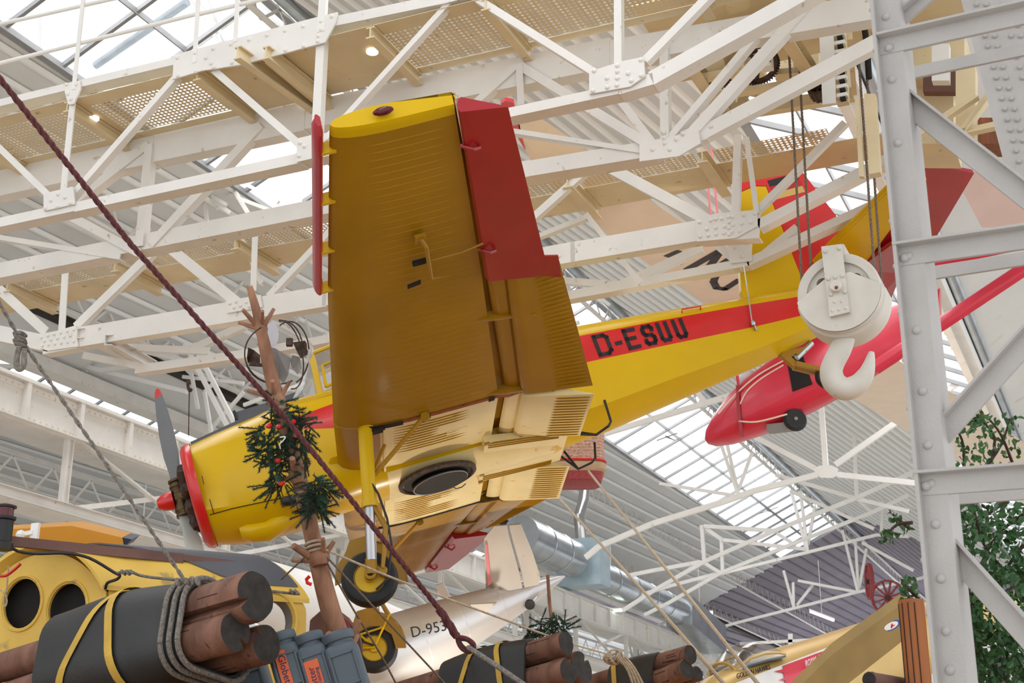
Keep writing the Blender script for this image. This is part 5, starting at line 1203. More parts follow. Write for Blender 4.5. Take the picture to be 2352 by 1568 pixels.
for x, y, r in ((637, 938, 19), (640, 941, 19), (667, 1055, 12), (693, 1132, 20), (722, 1248, 22), (724, 1256, 23), (726, 1264, 23)):
    b = MB(); b.lathe([(r*DM/FPX, -.008), (r*DM/FPX+.008, 0), (r*DM/FPX, .008)], at(x, y, DM+.05), (RT*-.25+V((0, 0, 1))+FW*.1*(x % 3-1)), 18, cap=False); obj('rope_binding', b, M['ropew'], mast, 'pale rope binding')
# radar reflector
rf_ = thing('radar_reflector', 'home made reflector of wire hoops and tin plates on the mast', 'reflector', at(640, 880, DM))
def hoop(cx, cy, rx, ry, a0, a1, tilt=0, d=DM): return [(cx+rx*cos(radians(a))*1+tilt*sin(radians(a)), cy+ry*sin(radians(a)), d+.25*sin(radians(a+40))) for a in np.linspace(a0, a1, 16)]
for h in (hoop(665, 810, 45, 72, -120, 70), hoop(640, 812, 78, 70, 100, 240, 0, 9.65), hoop(660, 815, 35, 78, -100, 95, 12, 9.5), hoop(636, 820, 72, 62, 60, 170, 0, 9.7), hoop(645, 800, 50, 65, -95, 20, 0, 9.75)):
    obj('wire_hoop', tubepx(MB(), h, 0, .005, 6), M['rust'], rf_)
def plate(poly, d, mt, tilt=0.1, nm='tin_plate', lab=None):
    b = MB(); b.prism([at(x, y, d+tilt*(i % 3)*.3) for i, (x, y) in enumerate(poly)], FW*.006); return obj(nm, b, M[mt], rf_, lab)
plate([(625+15*cos(t), 768+29*sin(t)) for t in np.linspace(0, 2*pi, 18)[:-1]], 9.85, 'mesh_glass', .0, 'oval_disc', 'pale oval disc')
plate([(570, 798), (582, 803), (597, 815), (597, 833), (583, 836), (569, 833), (567, 820)], 9.75, 'rust'); plate([(618, 796), (633, 800), (668, 822), (662, 860), (652, 880), (643, 872), (630, 850)], 9.8, 'tinplate', .05); plate([(672, 786), (700, 782), (709, 795), (706, 815), (690, 822), (680, 803)], 9.7, 'rust'); plate([(705, 775), (717, 790), (721, 805), (715, 822), (704, 838), (706, 815)], 9.72, 'alud', .05); plate([(672, 815), (688, 820), (692, 845), (684, 860), (670, 845), (667, 828)], 9.75, 'tinplate', .05); plate([(586, 788), (600, 800), (620, 800), (605, 792)], 9.8, 'tinplate', 0)
b = MB(); b.beam(at(572, 836, 9.7), at(612, 839, 9.72), .02, .02); b.beam(at(658, 786, 9.7), at(672, 786, 9.7), .04, .05); obj('reflector_rod', b, M['rust'], rf_)
# fir sprigs
def sprig(b, p, d, ln, rn):
    d = V(d).normalized(); N = int(ln/.0013); u = d.orthogonal().normalized(); v = d.cross(u)
    b.tube([p, p+d*ln], .004, 4, m=1)
    for i in range(N):
        q = p+d*(ln*i/N); a = rn.uniform(0, 2*pi); t = (u*cos(a)+v*sin(a))*.85+d*.6; t.normalize(); s = d.cross(t).normalized()*.003; l = rn.uniform(.016, .030)
        b.add([q-s, q+s, q+t*l], [[0, 1, 2]])
def fir(name, px, d0, label, cat, par=None, n_each=6, size=.16, gl=None):
    rn = random.Random(len(px)); root = par or thing(name, label, cat, at(px[0][0], px[0][1], d0))
    for x, y in px:
        b = MB(); p = at(x, y, d0+rn.uniform(-.08, .1))
        base = V((rn.uniform(-.8, .8), rn.uniform(-.5, .5), rn.uniform(-1, .15)))
        for k in range(n_each):
            dd = base*.6+RT*rn.uniform(-1, 1)+FW*rn.uniform(-.6, .4)+UP*rn.uniform(-.9, .7); sprig(b, p+dd*.02, dd, size*rn.uniform(.6, 1.1), rn)
        obj('fir_sprig', b, [M['fir'], M['twig']], root)
    return root
gar = fir('fir_garland', [(648, 925), (640, 945), (622, 960), (640, 970), (664, 950), (608, 985), (630, 1000), (612, 1010), (676, 975), (694, 985), (700, 1000), (684, 1020), (606, 1038), (628, 1040), (650, 1030), (640, 1060), (622, 1070), (646, 1085), (634, 1110), (652, 1108), (700, 1040), (612, 1025), (655, 1000), (690, 960)], 9.62, 'dark green fir garland wound round the tree trunk mast', 'garland', None, 9, .155)
fir('fir_garland', [(706, 1112), (722, 1105), (738, 1110), (748, 1122), (728, 1135), (742, 1145), (722, 1155), (715, 1172), (735, 1168), (712, 1135)], 9.55, 'small fir bunch on the right of the mast, below the garland', 'garland', None, 10, .14)
for x, y in ((617, 978), (641, 980), (672, 968), (637, 1058), (647, 1110), (684, 1000)):
    b = MB(); b.ball(at(x, y, 9.5), .022, 8, sc=(1.2, 1, .8)); obj('red_bow', b, M['red'], gar, 'small red bow')
b = tubepx(MB(), [(643, 1004, 9.45), (655, 1003, 9.44), (650, 1012, 9.43), (642, 1020, 9.43), (644, 1030, 9.45)], 0, .004, 5); obj('white_tie', b, M['whitep'], gar)
sp2 = fir('fir_pole', [(1276, 1420), (1270, 1432), (1258, 1440), (1285, 1432), (1240, 1435), (1222, 1445), (1210, 1440), (1215, 1455), (1295, 1445), (1305, 1450), (1250, 1455), (1278, 1408)], 12.3, 'thin pole with small dark fir sprigs behind the middle log bundle', 'pole', None, 6, .15)
b = tubepx(MB(), [(1258, 1320, 12.4), (1263, 1390, 12.4), (1272, 1470, 12.4)], 0, .016, 8); obj('pole', b, M['bark'], sp2)
# ropes
b = twist([at(-30, 143, 7.6), at(300, 560, 8.2), at(660, 965, 8.8), at(1010, 1400, 9.1)], .018, 3)
b2_ = twist([at(1008, 1398, 9.1), at(1050, 1462, 9.12)], .028, 3)
rope = single('maroon_rope', b, M['ropem'], 'long maroon twisted rope running diagonally down to the metal ring', 'rope')
ob_ = obj('spliced_end', b2_, M['ropem'], rope); 
b = tubepx(MB(), [(1050, 1462, 9.12), (1072, 1466, 9.12), (1088, 1478, 9.12), (1088, 1490, 9.12), (1078, 1497, 9.12), (1062, 1490, 9.12), (1053, 1476, 9.12), (1050, 1462, 9.12)], 0, .014, 8); obj('eye_splice', b, M['ropem'], rope)
b = tubepx(MB(), [(1056, 1468, 9.12), (1072, 1470, 9.12), (1083, 1480, 9.12), (1082, 1489, 9.12), (1075, 1491, 9.12), (1064, 1484, 9.12), (1057, 1474, 9.12), (1056, 1468, 9.12)], 0, .010, 8); single('metal_thimble', b, M['rust'], 'grey teardrop ring in the eye of the maroon rope', 'ring')
single('mooring_rope', tubepx(MB(), [(1076, 1487, 9.1), (1085, 1492, 9.05), (1150, 1535, 8.9), (1230, 1590, 8.7)], 0, .017, 8), M['ropeg'], 'pale grey rope from the ring down over the middle mat', 'rope')
b = twist([at(-20, 665, 8.6), at(45, 775, 8.7), at(240, 1060, 8.75), at(428, 1338, 8.8)], .0135, 2, .16)
gr_ = single('knotted_rope', b, M['ropeg'], 'grey flecked rope with a knot and loop at the far left', 'rope')
b = MB()
for k in range(4): 
    c = at(46, 768+8*k, 8.68); a = V((.3*(k % 2), .2, 1)).normalized(); b.lathe([(.032, -.012), (.046, 0), (.032, .012)], c, a, 14)
obj('knot', b, M['ropeg'], gr_)
obj('rope_loop', tubepx(MB(), [(44, 795, 8.66), (38, 825, 8.64), (40, 845, 8.63), (48, 847, 8.63), (55, 835, 8.64), (56, 800, 8.66)], 0, .017, 8), M['ropeg'], gr_)
b = MB()
for k in range(5): b.lathe([(.016, -.012), (.03, 0), (.016, .012)], at(410+11*k, 1336-(k % 2)*4, 8.85), (1, .3*(k % 3-1), .4), 10)
obj('end_knot', b, M['ropeg'], gr_)
for pts, r, lab in (([(748, 1262, 9.6), (920, 1334, 10.2), (1160, 1423, 10.9), (1255, 1458, 11.6), (1330, 1483, 12.4), (1400, 1503, 13.3)], .009, 'pale stay rope from the mast to the tangled rope on the far mat'),
                    ([(750, 1278, 9.6), (995, 1540, 10.4), (1030, 1580, 10.5)], .007, 'thin brown stay rope crossing in front of the near wheel, right of its twin'), ([(744, 1280, 9.6), (812, 1400, 9.9), (870, 1495, 10.1), (915, 1580, 10.3)], .007, 'thin brown stay rope crossing in front of both wheels, left of its twin'),
                    ([(702, 1277, 9.6), (646, 1330, 9.9)], .007, 'short brown stay rope from the mast down to the cabin roof')):
    single('stay_rope', tubepx(MB(), pts, 0, r, 6), M['ropew'] if r > .008 else M['ropeb'], lab, 'rope', 'stay ropes of the mast')
# timber post and log at the right
b = MB(); b.prism([at(2063, 1378, 7.6), at(2108, 1374, 7.6), at(2116, 1376, 7.75), at(2108, 1380, 7.75)], V((0, 0, .01))); p1, p2 = at(2092, 1378, 7.7), at(2092, 1378, 7.7)-V((0, 0, 1.2))
b = MB(); b.lathe([(.068, -1.4), (.07, -.02), (.066, 0)], at(2092, 1378, 7.7), (0, 0, 1), 14)
for k in range(4):
    a = 3.6+k*.5; q = at(2092, 1378, 7.7)+V((.07*cos(a), .07*sin(a), 0)); b.tube([q-V((0, 0, .02)), q-V((0, 0, .7+.1*k))], .003, 4, m=1)
single('timber_post', b, [M['post'], M['dark']], 'orange brown timber post beside the grey column', 'post')
log_obj([(1996, 1560, 7.4, .04), (2030, 1566, 7.55, .042), (2075, 1575, 7.7, .045)], 'short dark log stub beside the orange timber post', 'log stub at the right', mt='board', seed=12, n=20)
# ================================================================== grey lattice column at the right
E1 = V((1, -.1, 0)).normalized(); E2 = V((.1, 1, 0)).normalized(); DC = 6.5
K0 = at(2047, 450, DC)
col = thing('lattice_column', 'grey white riveted lattice column standing close at the right', 'column', K0-V((0, 0, K0.z-.6)))
def K(s, h, t=0): return V((K0.x, K0.y, 0))+E1*s+E2*t+V((0, 0, h))
def pc(x, y, t=0):
    """pixel onto the column's front plane (shifted back by t)"""
    r = ray(x, y); o = V((K0.x, K0.y, CAM.z))+E2*t; return CAM+r*((o-CAM).dot(E2)/r.dot(E2))
zb_, zt_ = pc(2100, 1700).z, pc(1990, -260).z
b = MB()
b.sweep([(.004, 0), (-.105, 0), (-.105, .014), (-.012, .014), (-.012, -.05), (.004, -.05)][::-1], K(0, zb_), K(0, zt_), E2)
b.v = b.v
ang = obj('corner_angle', b, M['mast'], col)
b = MB(); b.box(K(.112, (zb_+zt_)/2, .10), .016, .20, zt_-zb_, Matrix((E1, E2, V((0, 0, 1)))).transposed()); obj('rear_angle', b, M['mast'], col)
for y in (40, 112, 184, 330, 590, 760, 900, 1024, 1112, 1205, 1330, 1450, 1540):
    p = pc(2030+.087*(y-90)+6, y); b = MB(); b.dome(K(.055, p.z, -.0), -E2, .021, .015, 12); obj('rivet', b, M['mast'], ang)
for k in range(14):
    b = MB(); b.dome(K(-.004, zb_+.5+k*.22, -.028), -E1, .014, .012, 8); obj('rivet', b, M['mast'], ang)
def bar(nm, x1, y1, x2, y2, hpx, t, flange=True, th=.02):
    p, q = pc(x1, y1, t), pc(x2, y2, t); h = hpx*DC/FPX; d = (q-p).normalized(); up = E2.cross(d).normalized(); up = up if up.z > 0 or abs(up.z) < .3 else -up
    b = MB(); pr = [(-h/2, 0), (h/2, 0), (h/2, th), (-h/2, th)]
    xx = d.cross(E2)
    sgn = 1 if xx.z > 0 else -1
    b.sweep([(a*sgn, c) for a, c in pr] if sgn > 0 else [(a*sgn, c) for a, c in pr][::-1], p, q, E2)
    if flange:
        hh = h/2*sgn; pr = [(hh, -.05), (hh, .0), (hh-.012*sgn, .0), (hh-.012*sgn, -.05)]; b.sweep(pr if sgn < 0 else pr[::-1], p, q, E2)
    return obj(nm, b, M['mast'], col)
for y1, y2, hp, x1 in ((106, 32, 48, 2020), (588, 545, 50, 2056), (1112, 1092, 50, 2104)):
    bar('cross_bar', x1, y1, 2420, y2-(y1-y2)*68/330, hp, -.004)
    b = MB(); p = pc(x1+22, y1+4, -.006); b.dome(p, -E2, .022, .016, 12); obj('rivet', b, M['mast'], col)
for x1, y1, x2, y2, hp in ((2075, 170, 2420, 98, 34), (2112, 630, 2420, 582, 34), (2165, 1142, 2420, 1122, 38)): bar('rear_bar', x1, y1, x2, y2, hp, .75, False)
for x1, y1, x2, y2, hp in ((2070, 225, 2420, 500, 50), (2125, 1040, 2420, 715, 46), (2160, 1235, 2420, 1525, 50), (2040, 70, 2180, -50, 30)):
    bar('diagonal_bar', x1, y1, x2, y2, hp, .10, True)
# riveted plate of the crane end
b = MB(); pl = [(2205, -10), (2360, -10), (2360, 420), (2318, 420)]; b.prism([onY(x, y, 9.2) for x, y in pl][::-1], V((0, .03, 0)))
ep = thing('riveted_end_plate', 'grey riveted plate of the crane end at the top right corner', 'plate', onY(2300, 200, 9.2)); obj('plate', b, M['mast'], ep)
for i in range(16):
    for x0 in (2240, 2262, 2300, 2322):
        y = 10+i*24
        if x0+y*.27 > 2352 or y > 380: continue
        b = MB(); b.dome(onY(x0+y*.27, y, 9.19), (0, -1, 0), .018, n=8); obj('rivet', b, M['mast'], ep)
cr = thing('crane_end_carriage', 'brownish crane end carriage seen through the lattice column', 'crane carriage', onY(2150, 300, 12))
for x0, y0, x1, y1, Y_, th, mt in ((2055, 70, 2215, 180, 13.0, .5, 'cream2'), (2080, 190, 2190, 330, 13.2, .6, 'cream2'), (2195, 150, 2240, 330, 12.4, .2, 'cream2'), (2120, 150, 2210, 210, 12.8, .1, 'board'), (2140, 100, 2180, 185, 12.3, .1, 'white'), (2235, 270, 2300, 330, 12.6, .3, 'wood')):
    b = MB(); b.prism([onY(x0, y1, Y_), onY(x1, y1, Y_), onY(x1, y0, Y_), onY(x0, y0, Y_)], V((0, th, 0))); obj('carriage_plate', b, M[mt], cr)
for x1, y1, x2, y2 in ((2080, 345, 2250, 230), (2150, 330, 2290, 300), (2200, 340, 2290, 215)):
    b = MB(); b.angle(onY(x1, y1, 12.2), onY(x2, y2, 12.2), .09); obj('carriage_brace', b, M['cream2'], cr)
# ================================================================== red glider with its long cream wing
YG = 22.7
gl = thing('glider', 'red glider with a long cream wing hanging behind the yellow rear fuselage', 'glider', onY(1780, 980, YG))
b = MB(); rr = []
for x, y0, y1, w_ in ((1620, 1003, 1010, .03), (1626, 985, 1019, .14), (1642, 958, 1023, .24), (1680, 907, 1018, .32), (1720, 870, 1006, .36), (1760, 840, 992, .38), (1800, 812, 975, .38), (1850, 785, 950, .37), (1900, 768, 925, .34), (1960, 742, 892, .28), (2060, 700, 830, .18), (2160, 662, 760, .12)):
    t, q = onY(x, y0, YG), onY(x, y1, YG); c = (t+q)/2; h = (t-q).length/2; n = 24
    rr.append([c+V((0, -w_*np.sign(sin(2*pi*k/n))*abs(sin(2*pi*k/n))**.75, 0))+(t-c)*(np.sign(cos(2*pi*k/n))*abs(cos(2*pi*k/n))**.75) for k in range(n)])
b.loft(rr); pod = obj('fuselage_pod', b, M['gred'], gl)
def pside(x, y, off=.0): return onY(x, y, YG-.385-off)
b = MB(); b.prism([pside(x, y) for x, y in ((1806, 822), (1842, 812), (1865, 880), (1820, 898))], V((0, .06, 0))); obj('opening_shade', b, M['dark'], pod)  # dark panel on the skin stands for the shade in an opening
for pts in ([(1697, 967), (1740, 968), (1808, 951)], [(1700, 928), (1716, 898), (1750, 868), (1800, 838)], [(1650, 950), (1690, 905), (1740, 862), (1800, 828)]):
    b = MB(); P, R_ = smooth([pside(x, y, -.02) for x, y in pts], [.014]*len(pts)); b.tube(P, R_, 6); obj('pinstripe', b, M['fabric'], pod, 'cream pinstripe')
b = MB(); b.sheet([[pside(1690, 885, -.01), pside(1697, 885, -.01)], [pside(1692, 940, .0), pside(1700, 940, .0)], [pside(1700, 1003, -.03), pside(1708, 1003, -.03)]], V((0, .02, 0))); obj('nose_strap', b, M['redunder'], pod)
b = MB(); b.lathe([(.09, -.06), (.17, -.07), (.2, 0), (.17, .07), (.09, .06)], onY(1826, 964, YG-.2), (-.55, 1, -.1), 24); lw = obj('landing_wheel', b, M['tyre'], gl); b = MB(); b.lathe([(.095, -.05), (.03, -.04), (.03, -.07), (.001, -.07)], onY(1826, 964, YG-.2), (-.55, 1, -.1), 18); obj('wheel_hub', b, M['tinplate'], lw); b = MB(); b.box(onY(1795, 982, YG-.15), .45, .2, .12); obj('skid', b, M['tinplate'], gl)
b = MB(); b.ball(onY(1718, 872, YG), .18, 16); obj('windscreen', b, M['mesh_glass'], gl, 'pale rounded windscreen'); b = MB(); b.tube([onY(1693, 862, YG-.3), onY(1699, 905, YG-.3)], .03, 6); obj('probe', b, M['gred'], gl)
ZG = 8.0+CZ
up_ = [(1180, 243), (1228, 262), (1323, 325), (1442, 428), (1583, 520), (1760, 640), (1950, 762), (2120, 860), (2258, 948), (2420, 1065)]; lo_ = [(1205, 345), (1232, 395), (1290, 450), (1391, 538), (1602, 688), (1780, 803), (1960, 917), (2066, 981), (2235, 1085), (2420, 1200)]
b = MB(); b.loft([[onZ(*u, ZG), onZ(u[0]*.7+l[0]*.3, u[1]*.7+l[1]*.3, ZG)+V((0, 0, .09)), onZ(*l, ZG)+V((0, 0, .02)), onZ(u[0]*.3+l[0]*.7, u[1]*.3+l[1]*.7, ZG)-V((0, 0, .0))] for u, l in zip(up_, lo_)], smooth=False)
wg = obj('wing', b, M['fabric'], gl, 'long cream fabric wing')
b = MB(); b.prism([onZ(x, y, ZG+.0) for x, y in ((1150, 238), (1160, 232), (1180, 236), (1188, 262), (1206, 345), (1180, 300))], V((0, 0, .05))); obj('wing_tip', b, M['red'], wg, 'bright red wing tip')
b = MB()
def zs(pts, w=13):
    for (x1, y1), (x2, y2) in zip(pts, pts[1:]):
        p, q = onZ(x1, y1, ZG-.004), onZ(x2, y2, ZG-.004); d = (q-p).normalized(); n_ = V((-d.y, d.x, 0))*(w*dep(p)/FPX*1.1); b.prism([p-n_-d*.03, q-n_+d*.03, q+n_+d*.03, p+n_-d*.03], V((0, 0, -.004)))
zs([(1580, 618), (1655, 575)], 9); zs([(1614, 637), (1674, 596)], 9); zs([(1654, 578), (1614, 634)], 9); o_ = obj('lettering_n', b, M['black'], wg, 'black wing letter N')
b = MB(); zs([(1674, 604), (1644, 634), (1639, 647), (1646, 661), (1665, 664), (1697, 643)], 8); obj('lettering_u', b, M['black'], wg, 'black wing letter U')
b = MB(); zs([(1533, 588), (1558, 577)], 7); zs([(1560, 605), (1582, 592)], 7); obj('lettering_stroke', b, M['black'], wg, 'black wing letter, mostly hidden')
def gbar(nm, x1, y1, x2, y2, w_, Y_, mt='gred', lab=None):
    p, q = onY(x1, y1, Y_), onY(x2, y2, Y_); h = w_*dep(p)/FPX; b = MB(); b.sweep([(h/2*cos(2*pi*k/12)*1, h*.3*sin(2*pi*k/12)) for k in range(12)], p, q, (0, 1, 0), None, True); return obj(nm, b, M[mt], gl, lab)
tb_ = gbar('tail_boom', 2060, 622, 2420, 545, 26, 21.5); gbar('wing_strut', 2010, 845, 2420, 572, 34, 21, 'gred', 'red wing strut')
p, q = onY(2122, 606, 21.3), onY(2200, 590, 21.3); text_part('lettering', 'H-P', .13, M['whitep'], tb_, onY(2122, 609, 21.2), q-p, (0, 0, 1), .003)
b = MB(); b.prism([onY(x, y, 19) for x, y in ((2203, 424), (2250, 385), (2420, 500), (2420, 520), (2255, 522))], V((0, .08, .03))); obj('tailplane', b, M['fabricp'], gl, 'pinkish tailplane')
# pink rods
for x1, x2, lab in ((1621, 1632, 'left of the two thin pink rods behind the crane'), (1634, 1649, 'right of the two thin pink rods behind the crane')):
    b = MB(); b.tube([at(x1, 340, 19), at(x2, 500, 19)], .016, 6); single('pink_rod', b, M['pink'], lab, 'rod', 'pink rods')
# ================================================================== silver airplane at the bottom
sv = thing('silver_airplane', 'polished silver airplane with D-953 lettering below the yellow airplane', 'airplane', at(1050, 1520, 17))
T0, T1 = at(1297, 1323, 17.6), at(840, 1520, 16.6); ax_ = (T1-T0).normalized(); b = MB(); rr = []
us_ = (V((0, 0, 1))-ax_*ax_.z).normalized(); vs_ = ax_.cross(us_)
for t, r in ((0, .01), (.04, .05), (.12, .11), (.25, .19), (.4, .27), (.6, .36), (.8, .43), (1.0, .48), (1.25, .52)):
    c = T0+ax_*((T1-T0).length*t)-us_*(.04*t); rr.append([c+(us_*cos(2*pi*k/28)+vs_*sin(2*pi*k/28))*r for k in range(28)])
b.loft(rr)
for t in (.35, .55, .75): 
    r = float(np.interp(t, [0, .25, .4, .6, .8, 1], [0, .19, .27, .36, .43, .48])); c = T0+ax_*((T1-T0).length*t)-us_*(.04*t); b.lathe([(r, -.012), (r+.004, 0), (r, .012)], c, ax_, 28, cap=False)
sf = obj('fuselage', b, M['alu'], sv)
def onS(x, y, d=17.0): return at(x, y, d)
b = MB(); b.prism([at(x, y, 17.15) for x, y in ((1116, 1364), (1112, 1236), (1135, 1208), (1165, 1206), (1168, 1225), (1193, 1316), (1200, 1350), (1150, 1360))], FW*.09); obj('fin', b, M['alud'], sv, 'dull silver tail fin')
b = MB(); b.prism([at(x, y, 17.2) for x, y in ((1170, 1222), (1170, 1206), (1196, 1204), (1225, 1275), (1241, 1325), (1238, 1342), (1205, 1349), (1197, 1316))], FW*.08); obj('rudder', b, M['alud'], sv, 'dull silver rudder')
b = MB(); b.prism([at(x, y, 17.12) for x, y in ((1114, 1250), (1119, 1250), (1128, 1340), (1121, 1345))], FW*.02); obj('fin_stripe', b, M['pink'], sv, 'pink stripe along the fin')
b = MB(); b.prism([at(x, y, 16.85) for x, y in ((1080, 1388), (1140, 1385), (1098, 1424))], FW*.1); obj('tailplane_stub', b, M['alud'], sv)
b = MB(); b.lathe([(.03, -.03), (.055, -.035), (.065, 0), (.055, .035), (.03, .03)], at(1217, 1388, 17.2), FW, 16); obj('tail_wheel', b, M['tyre'], sv); b = MB(); b.tube([at(1217, 1388, 17.2), at(1232, 1370, 17.3)], .02, 6); obj('tail_wheel_fork', b, M['steel'], sv)
p = at(945, 1464, 16.0); q = at(1015, 1440, 16.12); ex = (q-p).normalized(); r_ = T0+ax_*((T1-T0).length*.72)
text_part('registration_lettering', 'D-953', .175, M['black'], sf, at(945, 1464, 16.28), ex, UP+FW*.25-RT*.1, .004)
# pale grey fuselage and brown fin behind the mast
b = MB(); a_, c_ = at(545, 1330, 24), at(930, 1500, 22); b.tube([a_, a_.lerp(c_, .15), a_.lerp(c_, .5), c_], [.2, .5, .62, .6], 24); gp = thing('grey_airplane', 'pale grey airplane fuselage behind the mast and the near wheel', 'airplane', c_); gf = obj('fuselage', b, M['white'], gp)
b = MB(); b.tube([at(712, 1322, 21.9), at(704, 1330, 21.9), at(706, 1338, 21.9), at(716, 1342, 21.9)], .03, 8); obj('red_marking', b, M['red'], gf, 'red curved marking')
b = MB(); b.prism([at(x, y, 14) for x, y in ((706, 1500), (712, 1425), (735, 1405), (765, 1398), (800, 1425), (825, 1460), (832, 1500))], FW*.12); bf_ = thing('brown_tail_fin', 'brownish red tail fin behind the foot of the mast', 'airplane tail', at(770, 1500, 14)); obj('fin_surface', b, M['board'], bf_)
b = MB(); b.prism([at(x, y, 13.97) for x, y in ((770, 1402), (798, 1425), (806, 1443), (782, 1448))], FW*.02); obj('red_patch', b, M['basketred'], bf_)
# white tail fin of another airplane, behind the near wheel
b = MB(); b.prism([at(x, y, 19) for x, y in ((1000, 1345), (1018, 1338), (1034, 1370), (1012, 1372))], FW*.05); single('white_tail_fin', b, M['white'], 'white airplane tail fin standing behind the silver airplane, right of the near wheel', 'board')
# ================================================================== golden jet at the bottom right
jt = thing('golden_jet', 'golden jet airplane with ROYAL lettering on a red band', 'airplane', at(1850, 1640, 16))
b = MB(); rr = []
for x, y, d, r in ((1560, 1680, 14.2, .12), (1600, 1658, 14.4, .24), (1650, 1632, 14.7, .34), (1720, 1612, 15.1, .42), (1800, 1590, 15.6, .47), (1900, 1560, 16.2, .48), (2000, 1520, 16.9, .46), (2100, 1474, 17.6, .42), (2250, 1410, 18.6, .34), (2320, 1390, 19.2, .2)):
    rr.append((at(x, y, d), r))
axj = (rr[-1][0]-rr[0][0]).normalized(); uj = (V((0, 0, 1))-axj*axj.z).normalized(); vj = axj.cross(uj)
b.loft([[c+(uj*cos(2*pi*k/32)*1.02+vj*sin(2*pi*k/32))*r for k in range(32)] for c, r in rr]); jf = obj('fuselage', b, M['gold'], jt)
def js(x, y):
    """pixel onto the near side of the jet"""
    r = ray(x, y); k = 13.0
    while k < 20:
        p = CAM+r*k
        for i in range(len(rr)-1):
            a, c = rr[i][0], rr[i+1][0]; d = c-a; t = (p-a).dot(d)/d.dot(d)
            if 0 <= t <= 1 and (p-a-d*t).length < rr[i][1]*(1-t)+rr[i+1][1]*t+.012: return p
        k += .01
    return CAM+r*15.5
def jpatch(nm, quad, mt, lab=None, n=8, th=.004):
    b = MB(); g = []
    for i in range(n+1):
        row = []
        for j in range(5):
            u, v = i/n, j/4; x = (quad[0][0]*(1-u)+quad[1][0]*u)*(1-v)+(quad[3][0]*(1-u)+quad[2][0]*u)*v; y = (quad[0][1]*(1-u)+quad[1][1]*u)*(1-v)+(quad[3][1]*(1-u)+quad[2][1]*u)*v
            row.append(js(x, y)-FW*th)
        g.append(row)
    b.sheet(g); return obj(nm, b, M[mt], jf, lab)
jpatch('white_band', [(1688, 1568), (1950, 1467), (2010, 1510), (1700, 1600)], 'whitep', 'white band'); jpatch('red_band', [(1796, 1527), (1955, 1470), (1990, 1505), (1805, 1574)], 'gred', 'red band', 8, .03)
for q in ([(1776, 1540), (1810, 1531), (1812, 1545), (1811, 1544)], [(1788, 1560), (1812, 1549), (1812, 1562), (1812, 1561)], [(1790, 1578), (1812, 1566), (1812, 1580), (1812, 1579)]): jpatch('jagged_edge', q, 'gred', 'red jagged point', 3, .03)
p, q = js(1690, 1556), js(1774, 1529); text_part('lettering', 'GOLDEN HAWKS', .078, M['black'], jf, p-FW*.05, q-p, UP, .003, None, .9)
p, q = js(1846, 1527), js(1900, 1503); text_part('lettering', 'ROYAL C', .10, M['whitep'], jf, p-FW*.085, q-p, UP, .003, None, .8)
b = MB(); g = []
for i, (x, y, h, w_) in enumerate(((1640, 1552, .02, .10), (1660, 1532, .12, .18), (1690, 1512, .20, .22), (1725, 1502, .22, .22), (1760, 1496, .16, .18), (1788, 1490, .05, .1))):
    c = at(x, y+16, 14.9+.45*i/5); g.append([c+vj*(-w_*cos(pi*k/10))+uj*(h*sin(pi*k/10)+.0) for k in range(11)])
b.sheet(g); obj('canopy', b, M['jetglass'], jt, 'clear bubble canopy')
b = MB(); b.tube([g[1][k] for k in range(11)], .018, 6); b.tube([r[1] for r in g], .015, 6); b.tube([r[9] for r in g], .015, 6); obj('canopy_frame', b, M['gold'], jt)
b = MB(); b.sheet([[r[0], r[10]] for r in g], V((0, 0, -.02))); b.ball(at(1712, 1508, 15.05), .07, 10); obj('cockpit', b, M['antiglare'], jt)
W_ = [(1812, 1600), (1912, 1502), (2072, 1386), (2095, 1400), (2080, 1466), (1950, 1568), (1900, 1610)]
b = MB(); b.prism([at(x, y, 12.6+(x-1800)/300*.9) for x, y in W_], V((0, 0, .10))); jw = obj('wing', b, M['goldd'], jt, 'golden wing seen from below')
for r_, mt in ((1.0, 'blue'), (.72, 'whitep')):
    b = MB(); b.prism([at(2047+22*r_*cos(t)+0, 1437+11*r_*sin(t)-22*r_*cos(t)*.38, 12.6+(2047+22*r_*cos(t)-1800)/300*.9-.004-.004*(r_ < 1)) for t in np.linspace(0, 2*pi, 24)[:-1]], V((0, 0, .003))); obj('roundel', b, M[mt], jw, mt.replace('p', '')+' roundel ring')
b = MB(); b.prism([at(2047+x, 1437+y-x*.38, 13.33) for x, y in ((-9, 2), (-4, 0), (-5, -5), (0, -2), (3, -5), (4, 0), (9, 1), (4, 3), (1, 6), (-4, 4))], V((0, 0, .003))); obj('roundel_leaf', b, M['red'], jw, 'red leaf')
# ================================================================== wicker basket of a balloon
bc = at(1318, 1050, 25); bk = thing('balloon_basket', 'wicker balloon basket with red base hanging below the yellow fuselage', 'basket', bc-V((0, 0, .5)))
def rbox(z, s, n=32, e=5): return [bc+V((0, 0, z))+RT*(s*.52*np.sign(cos(2*pi*k/n))*abs(cos(2*pi*k/n))**(2/e))+V((-RT.y, RT.x, 0))*(s*.45*np.sign(sin(2*pi*k/n))*abs(sin(2*pi*k/n))**(2/e)) for k in range(n)]
b = MB(); b.loft([rbox(-.18, 1), rbox(.6, 1.0)], cap=False)
for k in range(14): b.loft([rbox(-.16+.055*k, 1.0), rbox(-.14+.055*k, 1.02), rbox(-.12+.055*k, 1.0)], cap=False)
obj('wicker_body', b, M['wicker'], bk); b = MB(); b.loft([rbox(-.50, .82), rbox(-.48, .9), rbox(-.32, .99)]); obj('red_base', b, M['basketred'], bk); b = MB(); b.loft([rbox(-.34, .98), rbox(-.30, 1.05), rbox(-.2, 1.06), rbox(-.16, 1.0)], cap=False); obj('hide_band', b, M['leather'], bk)
